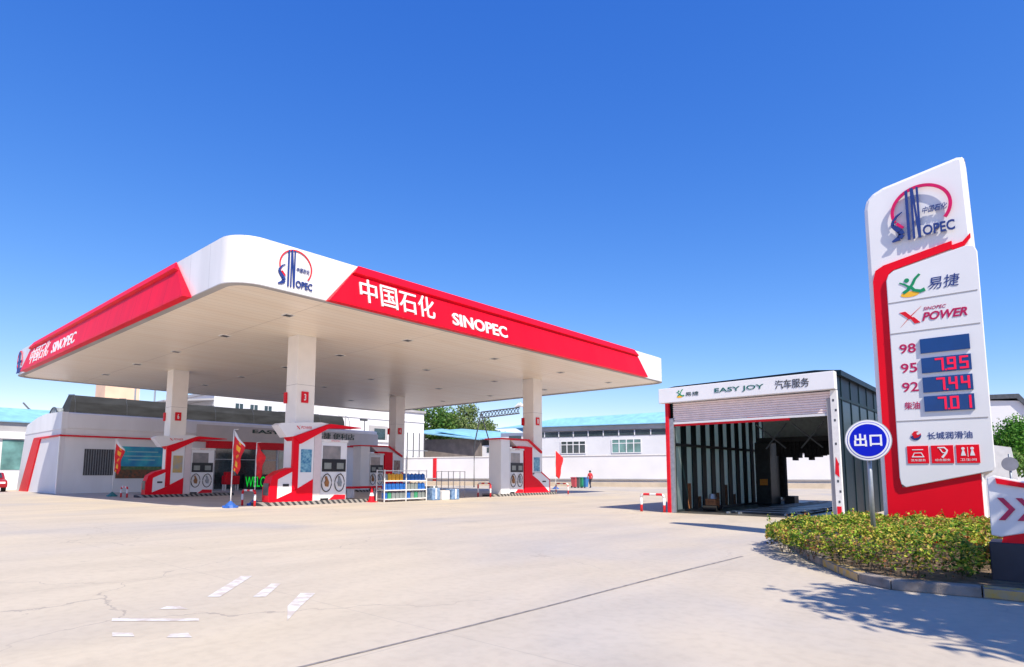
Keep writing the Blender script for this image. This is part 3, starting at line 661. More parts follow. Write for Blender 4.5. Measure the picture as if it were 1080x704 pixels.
# stand beside the cartons (white wire rack, empty)
sr = thing('wire_stand', (-25.2, 23.6, 0), 'empty white wire stand behind the cartons, before the long wall', 'stand')
mb = MB()
for yy in (23.0, 23.9, 24.8):
    for xx in (-25.4, -25.0): mb.box(xx-.015, xx+.015, yy-.015, yy+.015, 0, 1.5)
for zz in (.5, .95, 1.48):
    for xx in (-25.4, -25.0): mb.box(xx-.012, xx+.012, 23.0, 24.8, zz-.012, zz+.012)
mb.build('frame', M['bldgrey'], sr)
mb = MB(); mb.box(-25.4, -25.0, 23.0, 24.8, .515, .53); mb.build('shelf', M['whitepaint'], sr)
tb = thing('low_bench', (-26.2, 17.6, 0), 'low red topped bench between nearest pump island and oil rack', 'bench')
m_ = MB(); m_.box(-26.5, -25.9, 17.9, 20.2, .62, .72); m_.build('top', M['redpaint'], tb, bevel=.01)
for yy in (18.0, 20.1):
    m_ = MB(); m_.box(-26.45, -25.95, yy-.05, yy+.05, .0, .62); m_.build('leg', M['whitepaint'], tb)
def cone(x, y, lab):
    t = thing('traffic_cone', (x, y, 0), lab, 'traffic cone', 'traffic cones')
    m_ = MB(); m_.box(x-.2, x+.2, y-.2, y+.2, 0, .04); m_.build('base', M['redpaint'], t)
    MB().tube([(x, y, .04), (x, y, .3)], [.15, .105], 14).build('cone_body', M['redpaint'], t, False)
    MB().tube([(x, y, .3), (x, y, .45)], [.107, .07], 14).build('reflective_band', M['white'], t, False)
    MB().tube([(x, y, .45), (x, y, .72)], [.07, .025], 14).build('cone_tip', M['redpaint'], t, False)
cone(-24.4, 17.95, 'red and white traffic cone at left foot of the oil rack')
# fire point box: red bin by island
def flag(x, y, h, w, base, label, ang=.35, droop=0, z_lo=.38, markcol=True):
    t = thing('feather_flag', (x, y, 0), label, 'flag', 'red feather flags')
    m_ = MB()
    for a in (45, -45):
        m_.tube([(x-.3*math.cos(R(a)), y-.3*math.sin(R(a)), .05), (x+.3*math.cos(R(a)), y+.3*math.sin(R(a)), .05)], .05, 6)
    m_.tube([(x, y, 0), (x, y, .12), (x, y, .28)], [.26, .2, .03], 14)
    m_.build('base', base, t)
    dv = Vector((math.cos(ang), math.sin(ang), 0))
    P = [Vector((x, y, .2))+Vector((0, 0, (h-.2)*k/8)) for k in range(9)]
    P.append(P[-1]+dv*.18+Vector((0, 0, .02)))
    MB().tube(P, [.022]*8+[.015]*2, 8).build('pole', M['whitepaint'], t, True)
    N = 14; K = 6; vs = []; 
    zt, zb = h-.02, h*z_lo
    for i in range(N+1):
        f = i/N; z = zt+(zb-zt)*f
        ww = w*(1-.55*f**2)*(1+.10*math.sin(9*f)) if i else w*.8
        for j in range(K+1):
            s = j/K; nrm = Vector((-dv.y, dv.x, 0))
            p = Vector((x, y, z-.30*s*(1-f)*.8-.25*s))+dv*(ww*s+.02)+nrm*.05*math.sin(7*s+9*f)
            vs.append(p)
    fs = [(i*(K+1)+j, i*(K+1)+j+1, (i+1)*(K+1)+j+1, (i+1)*(K+1)+j) for i in range(N) for j in range(K)]
    m2 = MB(); m2.add(vs, fs)
    for idx, (i, j) in enumerate([(i, j) for i in range(N) for j in range(K)]):
        m2.mi[idx] = 1 if (markcol and 2 <= j <= 3 and i % 3 != 0 and i > 1 and (i*7+j*3) % 5) else (2 if i <= 1 and markcol else 0)
    o = m2.build('cloth', [M['flag'], M['flagmark'], M['whitepaint']], t, True)
    md = o.modifiers.new('s', 'SOLIDIFY'); md.thickness = .006
    return t
flag(-24.58, 11.29, 3.12, .40, M['bluebase'], 'tall red and orange feather flag on blue base beside the nearest pump island', .75, z_lo=.50)
flag(-42.17, 12.26, 3.45, .50, M['tealbase'], 'red feather flag on teal base before the barred shop window', .75, z_lo=.45)
flag(-25.75, 12.85, 2.7, .34, M['bluebase'], 'shorter plain red feather flag close behind the tall orange one', .75, z_lo=.50, markcol=False)
pf = W2(586, 55)
flag(pf.x, pf.y, 3.45, .62, M['bluebase'], 'distant furled red flag before the long white wall', .7, z_lo=.33, markcol=False)
# ------------------------------------------------------------------ shop
XS = -51.0
st = thing('station_shop', (XS-3, 24, 0), 'single storey grey and white station shop behind the canopy columns', 'shop')
mb = MB(); mb.box(XS-7, XS, 11.6, 37.9, 0, 5.0)
fr = FX(XS)
mb.build('wall', M['render'], st)
mb = MB(); mb.prism([(XS-7, 11.5), (XS-7, 38.0), (XS+.06, 38.0), (XS+.06, 11.5)], 'Z', 4.45, 5.62); mb.build('parapet', M['render'], st, bevel=.12)
plate(fr, rect(20.4, 38.05, 3.98, 5.3), .065, .12, 'sign_band', M['storegrey'], st)
plate(fr, rect(11.5, 38.1, 3.92, 4.03), .0, .16, 'red_line', M['redpaint'], st)
plate(fr, rect(21.2, 28.6, 3.42, 3.92), .0, .30, 'red_canopy_band', M['redpaint'], st)
text('EASY JOY', fr, 24.95, 29.6, 4.72, 5.12, M['inkgreen'], st, name='shop_lettering', c=.12, depth=.05, bold=.03)
text('易捷 便利店', fr, 31.0, 35.2, 4.62, 5.2, M['inkgreen'], st, name='shop_lettering', c=.12, depth=.05, bold=.0)
# barred window
wf = plate(fr, rect(12.95, 14.78, 1.25, 3.1), .0, .05, 'window', M['dark'], st)
mb = MB()
for k in range(12): yy = 13.05+k*.15; addpoly(mb, fr, rect(yy-.012, yy+.012, 1.27, 3.08), .06, .085)
mb.build('window_bars', M['steel'], wf)
ps = plate(fr, rect(14.95, 18.2, 1.72, 3.36), .0, .04, 'wall_poster', M['wallposter'], st)
plate(fr, rect(14.95, 18.2, 1.02, 1.72), .0, .042, 'poster_foot', M['posterbrown'], ps)
plate(fr, rect(15.0, 18.15, 1.66, 1.9), .041, .046, 'poster_meadow', M['postergreen'], ps)
m_ = MB()
for zz, a, b in ((2.95, 15.6, 17.7), (2.62, 15.4, 17.9), (2.35, 15.7, 17.5)): addpoly(m_, fr, rect(a, b, zz, zz+.07), .041, .045)
m_.build('poster_lines', mat('pale_teal', (.25, .5, .5), .5), ps)
# glazed doors
for a, b in ((21.9, 23.5), (23.65, 25.4), (25.5, 27.3)):
    d = plate(fr, rect(a, b, .02, 3.42), .0, .05, 'door', M['glass'], st)
    m_ = MB()
    for q0, q1, r0, r1 in ((a, a+.07, .02, 3.42), (b-.07, b, .02, 3.42), (a+.07, b-.07, 2.5, 2.57), (a+.07, b-.07, .02, .12)): addpoly(m_, fr, rect(q0, q1, r0, r1), .051, .08)
    m_.build('door_frame', M['steel'], d)
for a, b in ((20.2, 21.7), (27.5, 28.4)):
    plate(fr, rect(a, b, .4, 3.3), .0, .04, 'shop_window', M['glassteal' if a > 25 else 'glass'], st)
led = thing('led_board', (XS+.6, 25.3, 0), 'black board reading WELCOME in green lights at shop door', 'sign')
flx = FX(XS+.6)
plate(flx, rect(24.2, 27.4, .05, 1.3), -.08, 0, 'board', M['black'], led)
text('WELCOME', flx, 24.3, 27.3, .25, 1.12, M['ledgreen'], led, c=.002, depth=.01, bold=.0)
# red goods bin near door
gb = thing('merchandise_stand', (XS+1.2, 22.9, 0), 'small red merchandise stand left of the shop doors', 'stand')
m_ = MB(); m_.box(XS+.9, XS+1.5, 22.2, 23.4, .5, 1.2); m_.box(XS+.95, XS+1.45, 22.3, 22.9, 1.2, 1.5); m_.build('bin', M['redpaint'], gb, bevel=.04)
for yy in (22.3, 23.3):
    m_ = MB(); m_.box(XS+.95, XS+1.05, yy-.05, yy+.05, 0, .5); m_.box(XS+1.35, XS+1.45, yy-.05, yy+.05, 0, .5); m_.build('leg', M['whitepaint'], gb)
# red Y shaped sticker on right end of facade
m_ = MB(); addpoly(m_, fr, [(33.4, 3.5), (33.7, 3.5), (33.55, 2.5), (33.4, 2.6)], .0, .03); addpoly(m_, fr, [(33.7, 2.9), (34.5, 3.55), (34.3, 3.2), (33.6, 2.55)], .0, .032); addpoly(m_, fr, [(33.35, 1.0), (33.75, 1.0), (33.7, 2.4), (33.4, 2.4)], .0, .03)
m_.build('red_sticker', mat('red_pink_sticker', (.6, .06, .12), .5), st)
# end wall (faces -Y) with slanting edge and red stripe
fe = FY(11.5)
m_ = MB(); addpoly(m_, fe, [(-62.9, 0), (XS+.02, 0), (XS+.02, 4.45), (-61.4, 4.45)], -.25, 0); m_.build('end_wall', M['bldwhite'], st)
m_ = MB(); addpoly(m_, fe, [(-61.4, 4.45), (XS+.09, 4.45), (XS+.09, 5.62), (-55.2, 5.74), (-57.6, 5.62), (-60.8, 5.2)], -.35, .03); m_.build('end_parapet', M['render'], st)
plate(fe, [(-61.5, 0), (-58.9, 0), (-56.2, 3.93), (-56.2, 4.05), (-58.0, 4.05), (-58.2, 3.95)], .002, .10, 'red_stripe', M['redpaint'], st)
plate(fe, [(-58.0, 3.93), (XS+.16, 3.93), (XS+.16, 4.04), (-58.0, 4.06)], .002, .11, 'red_line', M['redpaint'], st)
plate(fe, rect(XS-.14, XS+.05, 0, 3.92), .002, .06, 'corner_trim', M['white'], st)
# shade-net tunnel on the roof
nt = thing('shade_net_tunnel', (-54, 23, 5.6), 'long dark green shade net tunnel on the shop roof', 'netting')
m_ = MB()
A_ = [(-52.2, 5.5), (-52.35, 6.5), (-52.7, 7.02), (-54.2, 7.15), (-56, 5.5)]; Y0_ = [12.1, 12.25, 12.45, 12.5, 12.3]
m_.add([(x, y, z) for (x, z), y in zip(A_, Y0_)]+[(x, 35.0, z) for x, z in A_], [(0, 1, 2, 3, 4), (9, 8, 7, 6, 5)]+[(i, (i+1) % 5, 5+(i+1) % 5, 5+i) for i in range(5)])
nn = m_.build('net', M['net'], nt)
m_ = MB()
for yy in [12.5+k*3.3 for k in range(8)]: m_.tube([(-52.17, yy, 5.5), (-52.32, yy, 6.5), (-52.68, yy, 7.05), (-54.2, yy, 7.18)], .025, 6)
m_.build('arch_ribs', M['dark'], nt)
nt2 = thing('shade_net_hoop', (-55, 11.9, 5.6), 'small grey netted hoop at left end of the shop roof', 'netting')
m_ = MB(); arc = [(-55.2+1.2*math.cos(R(a)), 5.4+.85*math.sin(R(a))) for a in range(0, 181, 15)]
m_.prism(arc, 'Y', 11.9, 13.0); m_.build('net', mat('grey_net', (.22, .25, .27), .8, var=.4), nt2)
m_ = MB(); m_.tube([(x, 11.88, z) for x, z in arc], .04, 6); m_.build('hoop', M['dark'], nt2)
# ------------------------------------------------------------------ white building behind shop
wb = thing('white_building', (-67, 42, 0), 'three storey white building rising behind the shop', 'building')
fw = FX(-64)
m_ = MB(); m_.box(-76, -64, 27.2, 55.5, 0, 9.6); m_.build('wall', M['bldwhite'], wb)
m_ = MB(); m_.box(-76.1, -63.8, 27.0, 55.7, 9.6, 9.9); m_.build('roof', M['bldgrey'], wb)
plate(fw, rect(36, 55.52, 8.3, 8.5), .0, .12, 'ledge', M['white'], wb)
for a in (29.8, 31.4, 33.0):
    w_ = plate(fw, rect(a-.38, a+.42, 7.6, 8.75), .0, .05, 'window', M['glass'], wb)
    m_ = MB(); addpoly(m_, fw, rect(a-.02, a+.03, 7.62, 8.73), .052, .07); m_.build('mullion', M['white'], w_)
w_ = plate(fw, rect(46.4, 49.3, 5.6, 7.45), .0, .08, 'window', M['bldgrey'], wb)
plate(fw, rect(47.2, 48.9, 5.7, 7.1), .082, .1, 'pane', M['glass'], w_)
plate(fw, rect(46.3, 49.4, 5.4, 5.6), .0, .25, 'sill', M['white'], w_)
# porch roof behind the net
m_ = MB(); m_.prism([(22.5, 8.35), (27.2, 8.9), (27.2, 9.1), (22.5, 8.5)], 'X', -70, -64); m_.build('side_canopy', M['bldgrey'], wb)
# vent pipes
for k, (yy, zt) in enumerate(((50.6, 6.6), (51.6, 6.6), (52.6, 6.6), (53.5, 6.6))):
    t = MB().tube([(-61.5, yy, 0), (-61.5, yy, zt), (-61.5, yy, zt+.02)], [.06, .06, .09], 8).build('vent_pipe', M['dark'])
    tag(t, ['leftmost dark tank vent pipe before the white building', 'second from left of four tank vent pipes', 'third from left of four tank vent pipes', 'rightmost of four tank vent pipes by the building corner'][k], 'vent pipe', 'tank vent pipes')
br = MB(); br.box(-61.45, -61.35, 50.4, 53.9, 4.3, 4.4); tag(br.build('pipe_bracket', M['steel']), 'thin steel crossbar across the four tank vent pipes', 'bracket')
rc = thing('red_cabinet', (-58, 52, 0), 'tall red fire cabinet at right of the vent pipes', 'cabinet')
m_ = MB(); m_.box(-58.5, -57.5, 51.9, 53.0, 0, 3.3); m_.build('body', M['redpaint'], rc, bevel=.05)
m_ = MB(); m_.box(-57.498, -57.47, 52.2, 52.7, .8, 2.8); m_.build('door', M['shutter'], rc)
ant = thing('rooftop_aerial', (-61, 42, 0), 'thin grey aerial poles left above the shop roof end', 'aerial')
m_ = MB(); m_.tube([(-53, 34.8, 5.6), (-53, 34.8, 7.3)], .04, 6); m_.tube([(-53, 35.6, 5.6), (-53, 35.6, 7.2)], .04, 6); m_.tube([(-53, 34.8, 7.0), (-53, 35.6, 7.0)], .03, 6); m_.build('poles', M['bldgrey'], ant)
cctv = thing('camera_pole', (-50.5, 37.6, 0), 'small surveillance camera on a short pole at the shop right end', 'camera')
m_ = MB(); m_.tube([(-51.5, 36.8, 5.6), (-51.5, 36.8, 6.7)], .04, 6); m_.build('pole', M['dark'], cctv)
m_ = MB(); m_.box(-51.6, -51.4, 36.3, 37.1, 6.65, 6.85); m_.build('camera_body', M['dark'], cctv)
# ------------------------------------------------------------------ car wash
CWX0, CWX1, CWY0, CWY1 = -10.0, -4.52, 20.1, 32.6
cw = thing('car_wash', ((CWX0+CWX1)/2, 26, 0), 'dark teal car wash hall with white sign board and open shutter', 'car wash')
fy = FY(CWY0)
# left wall: posts and panes
m_ = MB(); m_.add([(CWX0, CWY0, 0), (CWX0, CWY1, 0), (CWX0, CWY1, 4.25), (CWX0, CWY0, 4.25)], [(0, 1, 2, 3)]); m_.build('left_wall', M['pane'], cw)
wallp = []
for k in range(15):
    yy = CWY0+.25+k*.87
    m_ = MB(); m_.box(CWX0-.03, CWX0+.045, yy-.19, yy+.19, 0, 4.2); m_.build('wall_post', M['teal'], cw)
m_ = MB(); m_.box(CWX0-.04, CWX0+.07, CWY0, CWY1, 2.35, 2.45); m_.box(CWX0-.04, CWX0+.07, CWY0, CWY1, 0, .08); m_.build('wall_rail', M['machine'], cw)
for yy, h_ in ((21.55, .9), (22.42, .4), (24.16, .5), (25.03, .8), (25.9, .4)):
    m_ = MB(); m_.box(CWX0+.012, CWX0+.02, yy-.2, yy+.2, .08, .1+h_); m_.build('rust_patch', M['rust'], cw)
m_ = MB(); m_.box(CWX1-.10, CWX1, CWY0+.02, CWY1, 0, 4.3); m_.build('right_wall', M['tealdark'], cw)
m_ = MB()
for k in range(11):
    yy = CWY0+.5+k*1.2; m_.box(CWX1, CWX1+.025, yy-.03, yy+.03, 0, 4.3)
for zz in (3.6,): m_.box(CWX1+.002, CWX1+.022, CWY0+.05, CWY1, zz, zz+.08)
m_.build('right_wall_battens', M['teal'], cw)
fxr = FX(CWX1)
m_ = MB()
for k in range(5):
    yy = CWY0+1.0+k*1.2; addpoly(m_, fxr, rect(yy-.45, yy+.5, 2.4, 3.55), .002, .012)
m_.build('right_wall_glazing', M['glassteal2'] if 'glassteal2' in M else mat('smoky_glass', (.006, .018, .024), .3, var=.4, spec=.3), cw)
m_ = MB(); m_.prism([(CWX0-.35, 4.25), (CWX1+.12, 4.30), (CWX1+.12, 4.46), (CWX1-.6, 4.53), (CWX0+.2, 4.46), (CWX0-.35, 4.37)], 'Y', CWY0+.1, CWY1); m_.build('roof', M['tealdark'], cw)
sb = plate(fy, [(-10.22, 3.84), (-4.5, 3.86), (-4.5, 4.40), (-10.22, 4.36)], .0, .28, 'sign_board', M['white'], cw, bevel=.015)
runner(fy, -9.55, 3.98, .3, cw, .282, .006)
text('易捷', fy, -9.2, -8.72, 4.02, 4.16, M['inkgreen'], sb, c=.28, depth=.01, bold=.0)
text('EASY JOY', fy, -8.16, -6.55, 4.01, 4.20, M['inkteal'], sb, c=.28, depth=.012, bold=.01)
text('汽车服务', fy, -6.2, -5.2, 3.99, 4.27, M['dark'], sb, c=.28, depth=.012, bold=.01)
# rolled shutter (slats)
m_ = MB()
for k in range(9):
    z = 3.84-k*.075; m_.prism([(CWY0+.02, z), (CWY0-.03, z-.03), (CWY0-.03, z-.055), (CWY0+.02, z-.075)], 'X', -9.8, -4.62)
m_.build('shutter', M['shutter'], cw)
m_ = MB(); m_.box(-9.8, -4.62, CWY0-.05, CWY0+.03, 3.09, 3.16); m_.build('shutter_bar', M['bldwhite'], cw)
m_ = MB(); m_.box(-9.8, -5.9, CWY0-.01, CWY0+.06, 3.02, 3.09); m_.box(-7.2, -6.7, CWY0-.02, CWY0+.05, 3.09, 3.2); m_.build('red_valance', M['redpaint'], cw)
m_ = MB(); m_.box(CWX0-.06, CWX0+.06, CWY0-.12, CWY0+.02, 0, 3.84); m_.build('red_door_post', M['redpaint'], cw)
m_ = MB(); m_.box(CWX0+.06, CWX0+.22, CWY0-.08, CWY0+.02, 0, 3.3); m_.build('inner_door_post', M['steel'], cw)
m_ = MB(); m_.box(-4.68, -4.5, CWY0-.12, CWY0+.02, 0, 3.84); wp = m_.build('white_door_post', M['whitepaint'], cw)
m_ = MB(); m_.box(-4.80, -4.68, CWY0-.08, CWY0+.04, 0, 3.6); m_.build('grey_door_post', M['bldgrey'], cw)
m_ = MB()
for k, (z, dx) in enumerate(((3.5, .04), (3.2, .1), (2.9, .06), (2.2, .05), (1.6, .08), (1.1, .05), (.8, .1), (.5, .06))): m_.box(-4.67+dx, -4.62+dx, CWY0-.125, CWY0-.12, z, z+.07)
m_.build('post_marks', M['dark'], wp)
m_ = MB(); m_.prism([(-4.66, 1.35), (-4.55, 1.25), (-4.55, 1.65), (-4.62, 1.85)], 'Y', CWY0-.128, CWY0-.12); m_.build('red_mark', M['redpaint'], wp)
m_ = MB(); m_.box(-4.66, -4.54, CWY0-.128, CWY0-.12, .15, .4); m_.build('red_mark', M['redpaint'], wp)
m_ = MB(); m_.box(-9.85, -4.7, CWY0+9.4, CWY0+9.7, 2.9, 4.2); m_.build('rear_roller', M['shutter2'], cw)
m_ = MB()
for k in range(26): x = -8.9+k*.165; m_.box(x, x+.15, CWY0+8.1, CWY0+8.5, 2.02+.1*math.sin(k*1.3)+.12*(k % 3 == 0), 2.9)
m_.build('hanging_brushes', M['brush'], cw)
m_ = MB()
for x0 in (-9, -7.6, -6.2): m_.tube([(x0, CWY0+6, 3.4), (x0+1.0, CWY0+6.5, 2.4)], .03, 6); m_.tube([(x0+1.2, CWY0+6, 3.4), (x0+.2, CWY0+6.5, 2.4)], .03, 6)
m_.build('brush_struts', M['steel'], cw)
wm = thing('wash_gantry', (-9, 28.3, 0), 'black car wash machine standing inside against the glazed wall', 'machine')
m_ = MB(); m_.box(-9.75, -9.1, 27.9, 29.2, 0, 2.75); m_.build('column', M['machine'], wm, bevel=.04)
m_ = MB(); m_.tube([(-9.25, 29.5, .3), (-9.25, 29.5, 2.7)], .36, 16); m_.build('side_brush', M['brush'], wm)
m_ = MB(); m_.box(-9.7, -4.7, 28.1, 28.8, 2.75, 2.95); m_.build('crossbeam', M['machine'], wm)
m_ = MB(); m_.box(-5.0, -4.7, 27.9, 29.0, 0, 2.75); m_.build('column', M['machine'], wm, bevel=.04)
m_ = MB(); m_.box(-9.55, -9.22, 27.86, 27.9, .85, 1.12); m_.build('control_panel', M['orange'], wm)
m_ = MB(); m_.box(-9.0, -8.55, 29.3, 29.9, .0, .35); m_.build('foot', M['machine'], wm)
fl = MB(); fl.box(CWX0+.1, CWX1-.1, CWY0-.1, CWY1+.2, .0, .006); tag(fl.build('wash_floor', M['wet']), kind='structure')
tr = thing('wash_track', (-7.3, 25, 0), 'worn steel guide rails lying on the wet car wash floor', 'rails')
m_ = MB()
for x in (-8.3, -7.9, -6.4, -6.0): m_.box(x-.04, x+.04, CWY0+.8, CWY1-.5, .006, .06)
for k in range(9): m_.box(-8.3, -6.0, CWY0+1.2+k*1.3, CWY0+1.3+k*1.3, .06, .075)
m_.build('rail', M['steel'], tr)
pw = thing('pressure_washer', (-9.2, 21.3, 0), 'small rusty pump unit on the car wash floor by the glazed wall', 'pump unit')
m_ = MB(); m_.box(-9.4, -9.0, 21.6, 22.0, .12, .45); m_.build('body', M['rust'], pw, bevel=.04)
m_ = MB(); m_.tube([(-9.2, 21.8, .45), (-9.2, 21.8, .62)], [.14, .1], 12); m_.build('motor', M['steel'], pw)
for yy in (21.6, 22.0):
    m_ = MB(); m_.tube([(-9.45, yy, .12), (-8.95, yy, .12)], .1, 12); m_.build('wheel', M['tyre'], pw)
# ------------------------------------------------------------------ price sign pylon
SY = 13.5
py = thing('price_pylon', (-1.5, SY, 0), 'tall leaning-topped white and red fuel price pylon behind hedge', 'sign pylon')
fs = FY(SY)
# main body, rounded upper-left
body = [(-2.36, .0), (-.66, .0), (-.66, 5.42), (-.70, 7.12), (-.74, 7.18), (-.82, 7.19), (-2.02, 6.98), (-2.2, 6.90), (-2.32, 6.78), (-2.36, 6.6)]
plate(fs, [(-2.36, .0), (-.80, .0), (-.80, 1.33), (-.66, 1.38), (-.66, 5.30), (-.70, 7.12), (-.74, 7.18), (-.82, 7.19), (-2.02, 6.98), (-2.2, 6.90), (-2.32, 6.78), (-2.36, 6.6)], -.40, .0, 'body', M['white'], py, bevel=.07)
# red ribbon: vertical left + top diagonal + base
m_ = MB()
addpoly(m_, fs, [(-2.27, .02), (-.83, .02), (-.83, 1.36), (-2.02, 1.10), (-2.27, 1.10)], .0, .05)
addpoly(m_, fs, [(-2.27, 1.10), (-2.02, 1.10), (-2.02, 5.10), (-2.27, 5.10)], .0, .05)
addpoly(m_, fs, [(-2.27, 5.10), (-2.02, 5.10), (-1.99, 5.20), (-1.92, 5.26), (-.98, 5.46), (-.98, 5.60), (-2.08, 5.38), (-2.22, 5.30)], .0, .05)
addpoly(m_, fs, [(-.98, 5.52), (-.82, 5.55), (-.70, 5.68), (-.70, 5.60), (-.80, 5.47), (-.98, 5.43)], .0, .045)
m_.build('red_ribbon', M['red'], py)
# lower white price panel, proud of the body
pp = plate(fs, [(-2.04, 1.28), (-2.02, 1.16), (-1.95, 1.10), (-.66, 1.40), (-.62, 1.46), (-.62, 5.30), (-.66, 5.42), (-.76, 5.45), (-1.92, 5.22), (-2.0, 5.16), (-2.04, 5.05)], .052, .10, 'price_panel', M['white'], py, bevel=.012)
F = .10
for z in (4.60, 4.0, 2.33): plate(fs, rect(-2.03, -.66, z-.009, z+.009), F+.001, F+.006, 'groove', M['bldgrey'], pp)
emblem(fs, -1.93, 5.78, 1.0, 1.02, py, .05, .03, ringm=mat('emblem_red', (.62, .0, .10), .4), rw=.055)
runner(fs, -1.86, 4.66, .42, py, F, .008)
text('易捷', fs, -1.38, -.90, 4.74, 4.97, M['navy'], pp, c=F, depth=.008, bold=.0, shear=.15)
xmark(fs, -1.86, 4.10, .34, .36, pp, F, .008)
text('SINOPEC', fs, -1.48, -1.13, 4.37, 4.43, M['magenta'], pp, c=F, depth=.006, shear=.3)
text('POWER', fs, -1.51, -.83, 4.17, 4.33, M['magenta'], pp, c=F, depth=.008, bold=.03, shear=.3)
dz = ((3.56, 3.83, '98', None), (3.19, 3.47, '95', '7.95'), (2.83, 3.11, '92', '7.44'), (2.48, 2.76, '柴油', '7.01'))
seg = {'0': 'abcdef', '1': 'bc', '4': 'bcfg', '5': 'acdfg', '7': 'abc', '9': 'abcdfg'}
for z0, z1, grade, price in dz:
    d = plate(fs, rect(-1.57, -.83, z0, z1), F+.002, F+.03, 'price_display', M['lednavy'], py)
    h = z1-z0
    if grade == '柴油': text(grade, fs, -1.88, -1.64, z0+.06, z0+.2, M['magenta'], pp, name='grade_lettering', c=F, depth=.006, bold=.01)
    else: text(grade, fs, -1.90, -1.64, z0+.04, z0+.22, M['magenta'], pp, name='grade_lettering', c=F, depth=.006, bold=.015)
    if price:
        a = -1.36
        for ch in price:
            m_ = MB()
            if ch == '.': addpoly(m_, fs, rect(a-.035, a-.01, z0+.02, z0+.045), F+.031, F+.036); m_.build('decimal_point', M['led'], d); continue
            w_, t_ = .13, .034; y0, y1 = z0+.025, z1-.025; ym = (y0+y1)/2
            R_ = {'a': rect(a, a+w_, y1-t_, y1), 'd': rect(a, a+w_, y0, y0+t_), 'g': rect(a, a+w_, ym-t_/2, ym+t_/2), 'b': rect(a+w_-t_, a+w_, ym, y1), 'c': rect(a+w_-t_, a+w_, y0, ym), 'e': rect(a, a+t_, y0, ym), 'f': rect(a, a+t_, ym, y1)}
            for i_, s_ in enumerate(seg[ch]): addpoly(m_, fs, R_[s_], F+.031, F+.036+.0006*i_)
            a += .18; m_.build('digit', M['led'], d)
# lubricant logo and service tiles
m_ = MB(); N = 20
addpoly(m_, fs, [(-1.74+.085*math.cos(R(-170+i*190/N)), 2.05+.085*math.sin(R(-170+i*190/N))) for i in range(N+1)], F+.001, F+.008)
lm = m_.build('lubricant_mark', M['navy'], py)
m_ = MB(); addpoly(m_, fs, [(-1.80, 2.08), (-1.76, 2.0), (-1.70, 2.02), (-1.66, 2.06), (-1.66, 2.09), (-1.71, 2.05), (-1.73, 2.10), (-1.69, 2.13), (-1.76, 2.13)], F+.001, F+.012); m_.build('swirl', M['redpaint'], lm)
text('长城润滑油', fs, -1.56, -.90, 1.975, 2.105, M['navy'], pp, c=F, depth=.006, bold=.004)
for k, (a, wd) in enumerate(((-1.89, '洗车服务'), (-1.52, '综合服务'), (-1.15, '卫生间'))):
    t_ = plate(fs, rect(a, a+.33, 1.54, 1.86), F+.002, F+.012, 'service_tile', M['red'], py)
    text(wd, fs, a+.05, a+.28, 1.575, 1.62, M['white'], t_, name='tile_lettering', c=F+.012, depth=.003)
    m_ = MB()
    c0, c1 = F+.012, F+.017
    if k == 0:
        addribbon(m_, fs, [(a+.07, 1.66), (a+.26, 1.66)], .018, .018, c0, c1); addribbon(m_, fs, [(a+.08, 1.66), (a+.11, 1.73), (a+.22, 1.73), (a+.25, 1.66)], .015, .015, c0, c1+.001); addribbon(m_, fs, [(a+.08, 1.79), (a+.25, 1.79)], .014, .014, c0, c1)
    elif k == 1:
        addribbon(m_, fs, [(a+.10, 1.82), (a+.2, 1.82), (a+.24, 1.77), (a+.22, 1.72), (a+.16, 1.64)], .02, .035, c0, c1); addribbon(m_, fs, [(a+.13, 1.80), (a+.17, 1.73), (a+.22, 1.72)], .016, .016, c0, c1+.001)
    else:
        for q_ in (.10, .23):
            addpoly(m_, fs, [(a+q_+.025*math.cos(i*math.pi/6), 1.795+.025*math.sin(i*math.pi/6)) for i in range(12)], c0, c1)
            addpoly(m_, fs, [(a+q_-.035, 1.67), (a+q_+.035, 1.67), (a+q_+.012, 1.765), (a+q_-.012, 1.765)], c0, c1)
        addribbon(m_, fs, [(a+.165, 1.65), (a+.165, 1.82)], .008, .008, c0, c1)
    m_.build('tile_icon', M['white'], t_)
# ------------------------------------------------------------------ planted strip, kerb, hedge
strip = [(-1.45, 8.45), (-1.85, 8.75), (-2.2, 9.3), (-2.9, 10.5), (-3.6, 12.0), (-4.0, 13.6), (-4.1, 15.5), (-4.0, 17.2), (-3.2, 18.0), (10, 18.0), (10, 8.7), (2.0, 8.62), (-.6, 8.55)]
def inset(pts, d):
    n = len(pts); o = []
    for i in range(n):
        a, b, c = Vector(pts[i-1]), Vector(pts[i]), Vector(pts[(i+1) % n])
        n1 = (b-a).normalized(); n2 = (c-b).normalized(); nn = (Vector((-n1.y, n1.x))+Vector((-n2.y, n2.x))).normalized()
        o.append(tuple(b-nn*d*(-1)))
    return o
area = sum(strip[i][0]*strip[(i+1) % len(strip)][1]-strip[(i+1) % len(strip)][0]*strip[i][1] for i in range(len(strip)))
if area < 0: strip = strip[::-1]
ins = inset(strip, .14)
kb = MB(); n = len(strip)
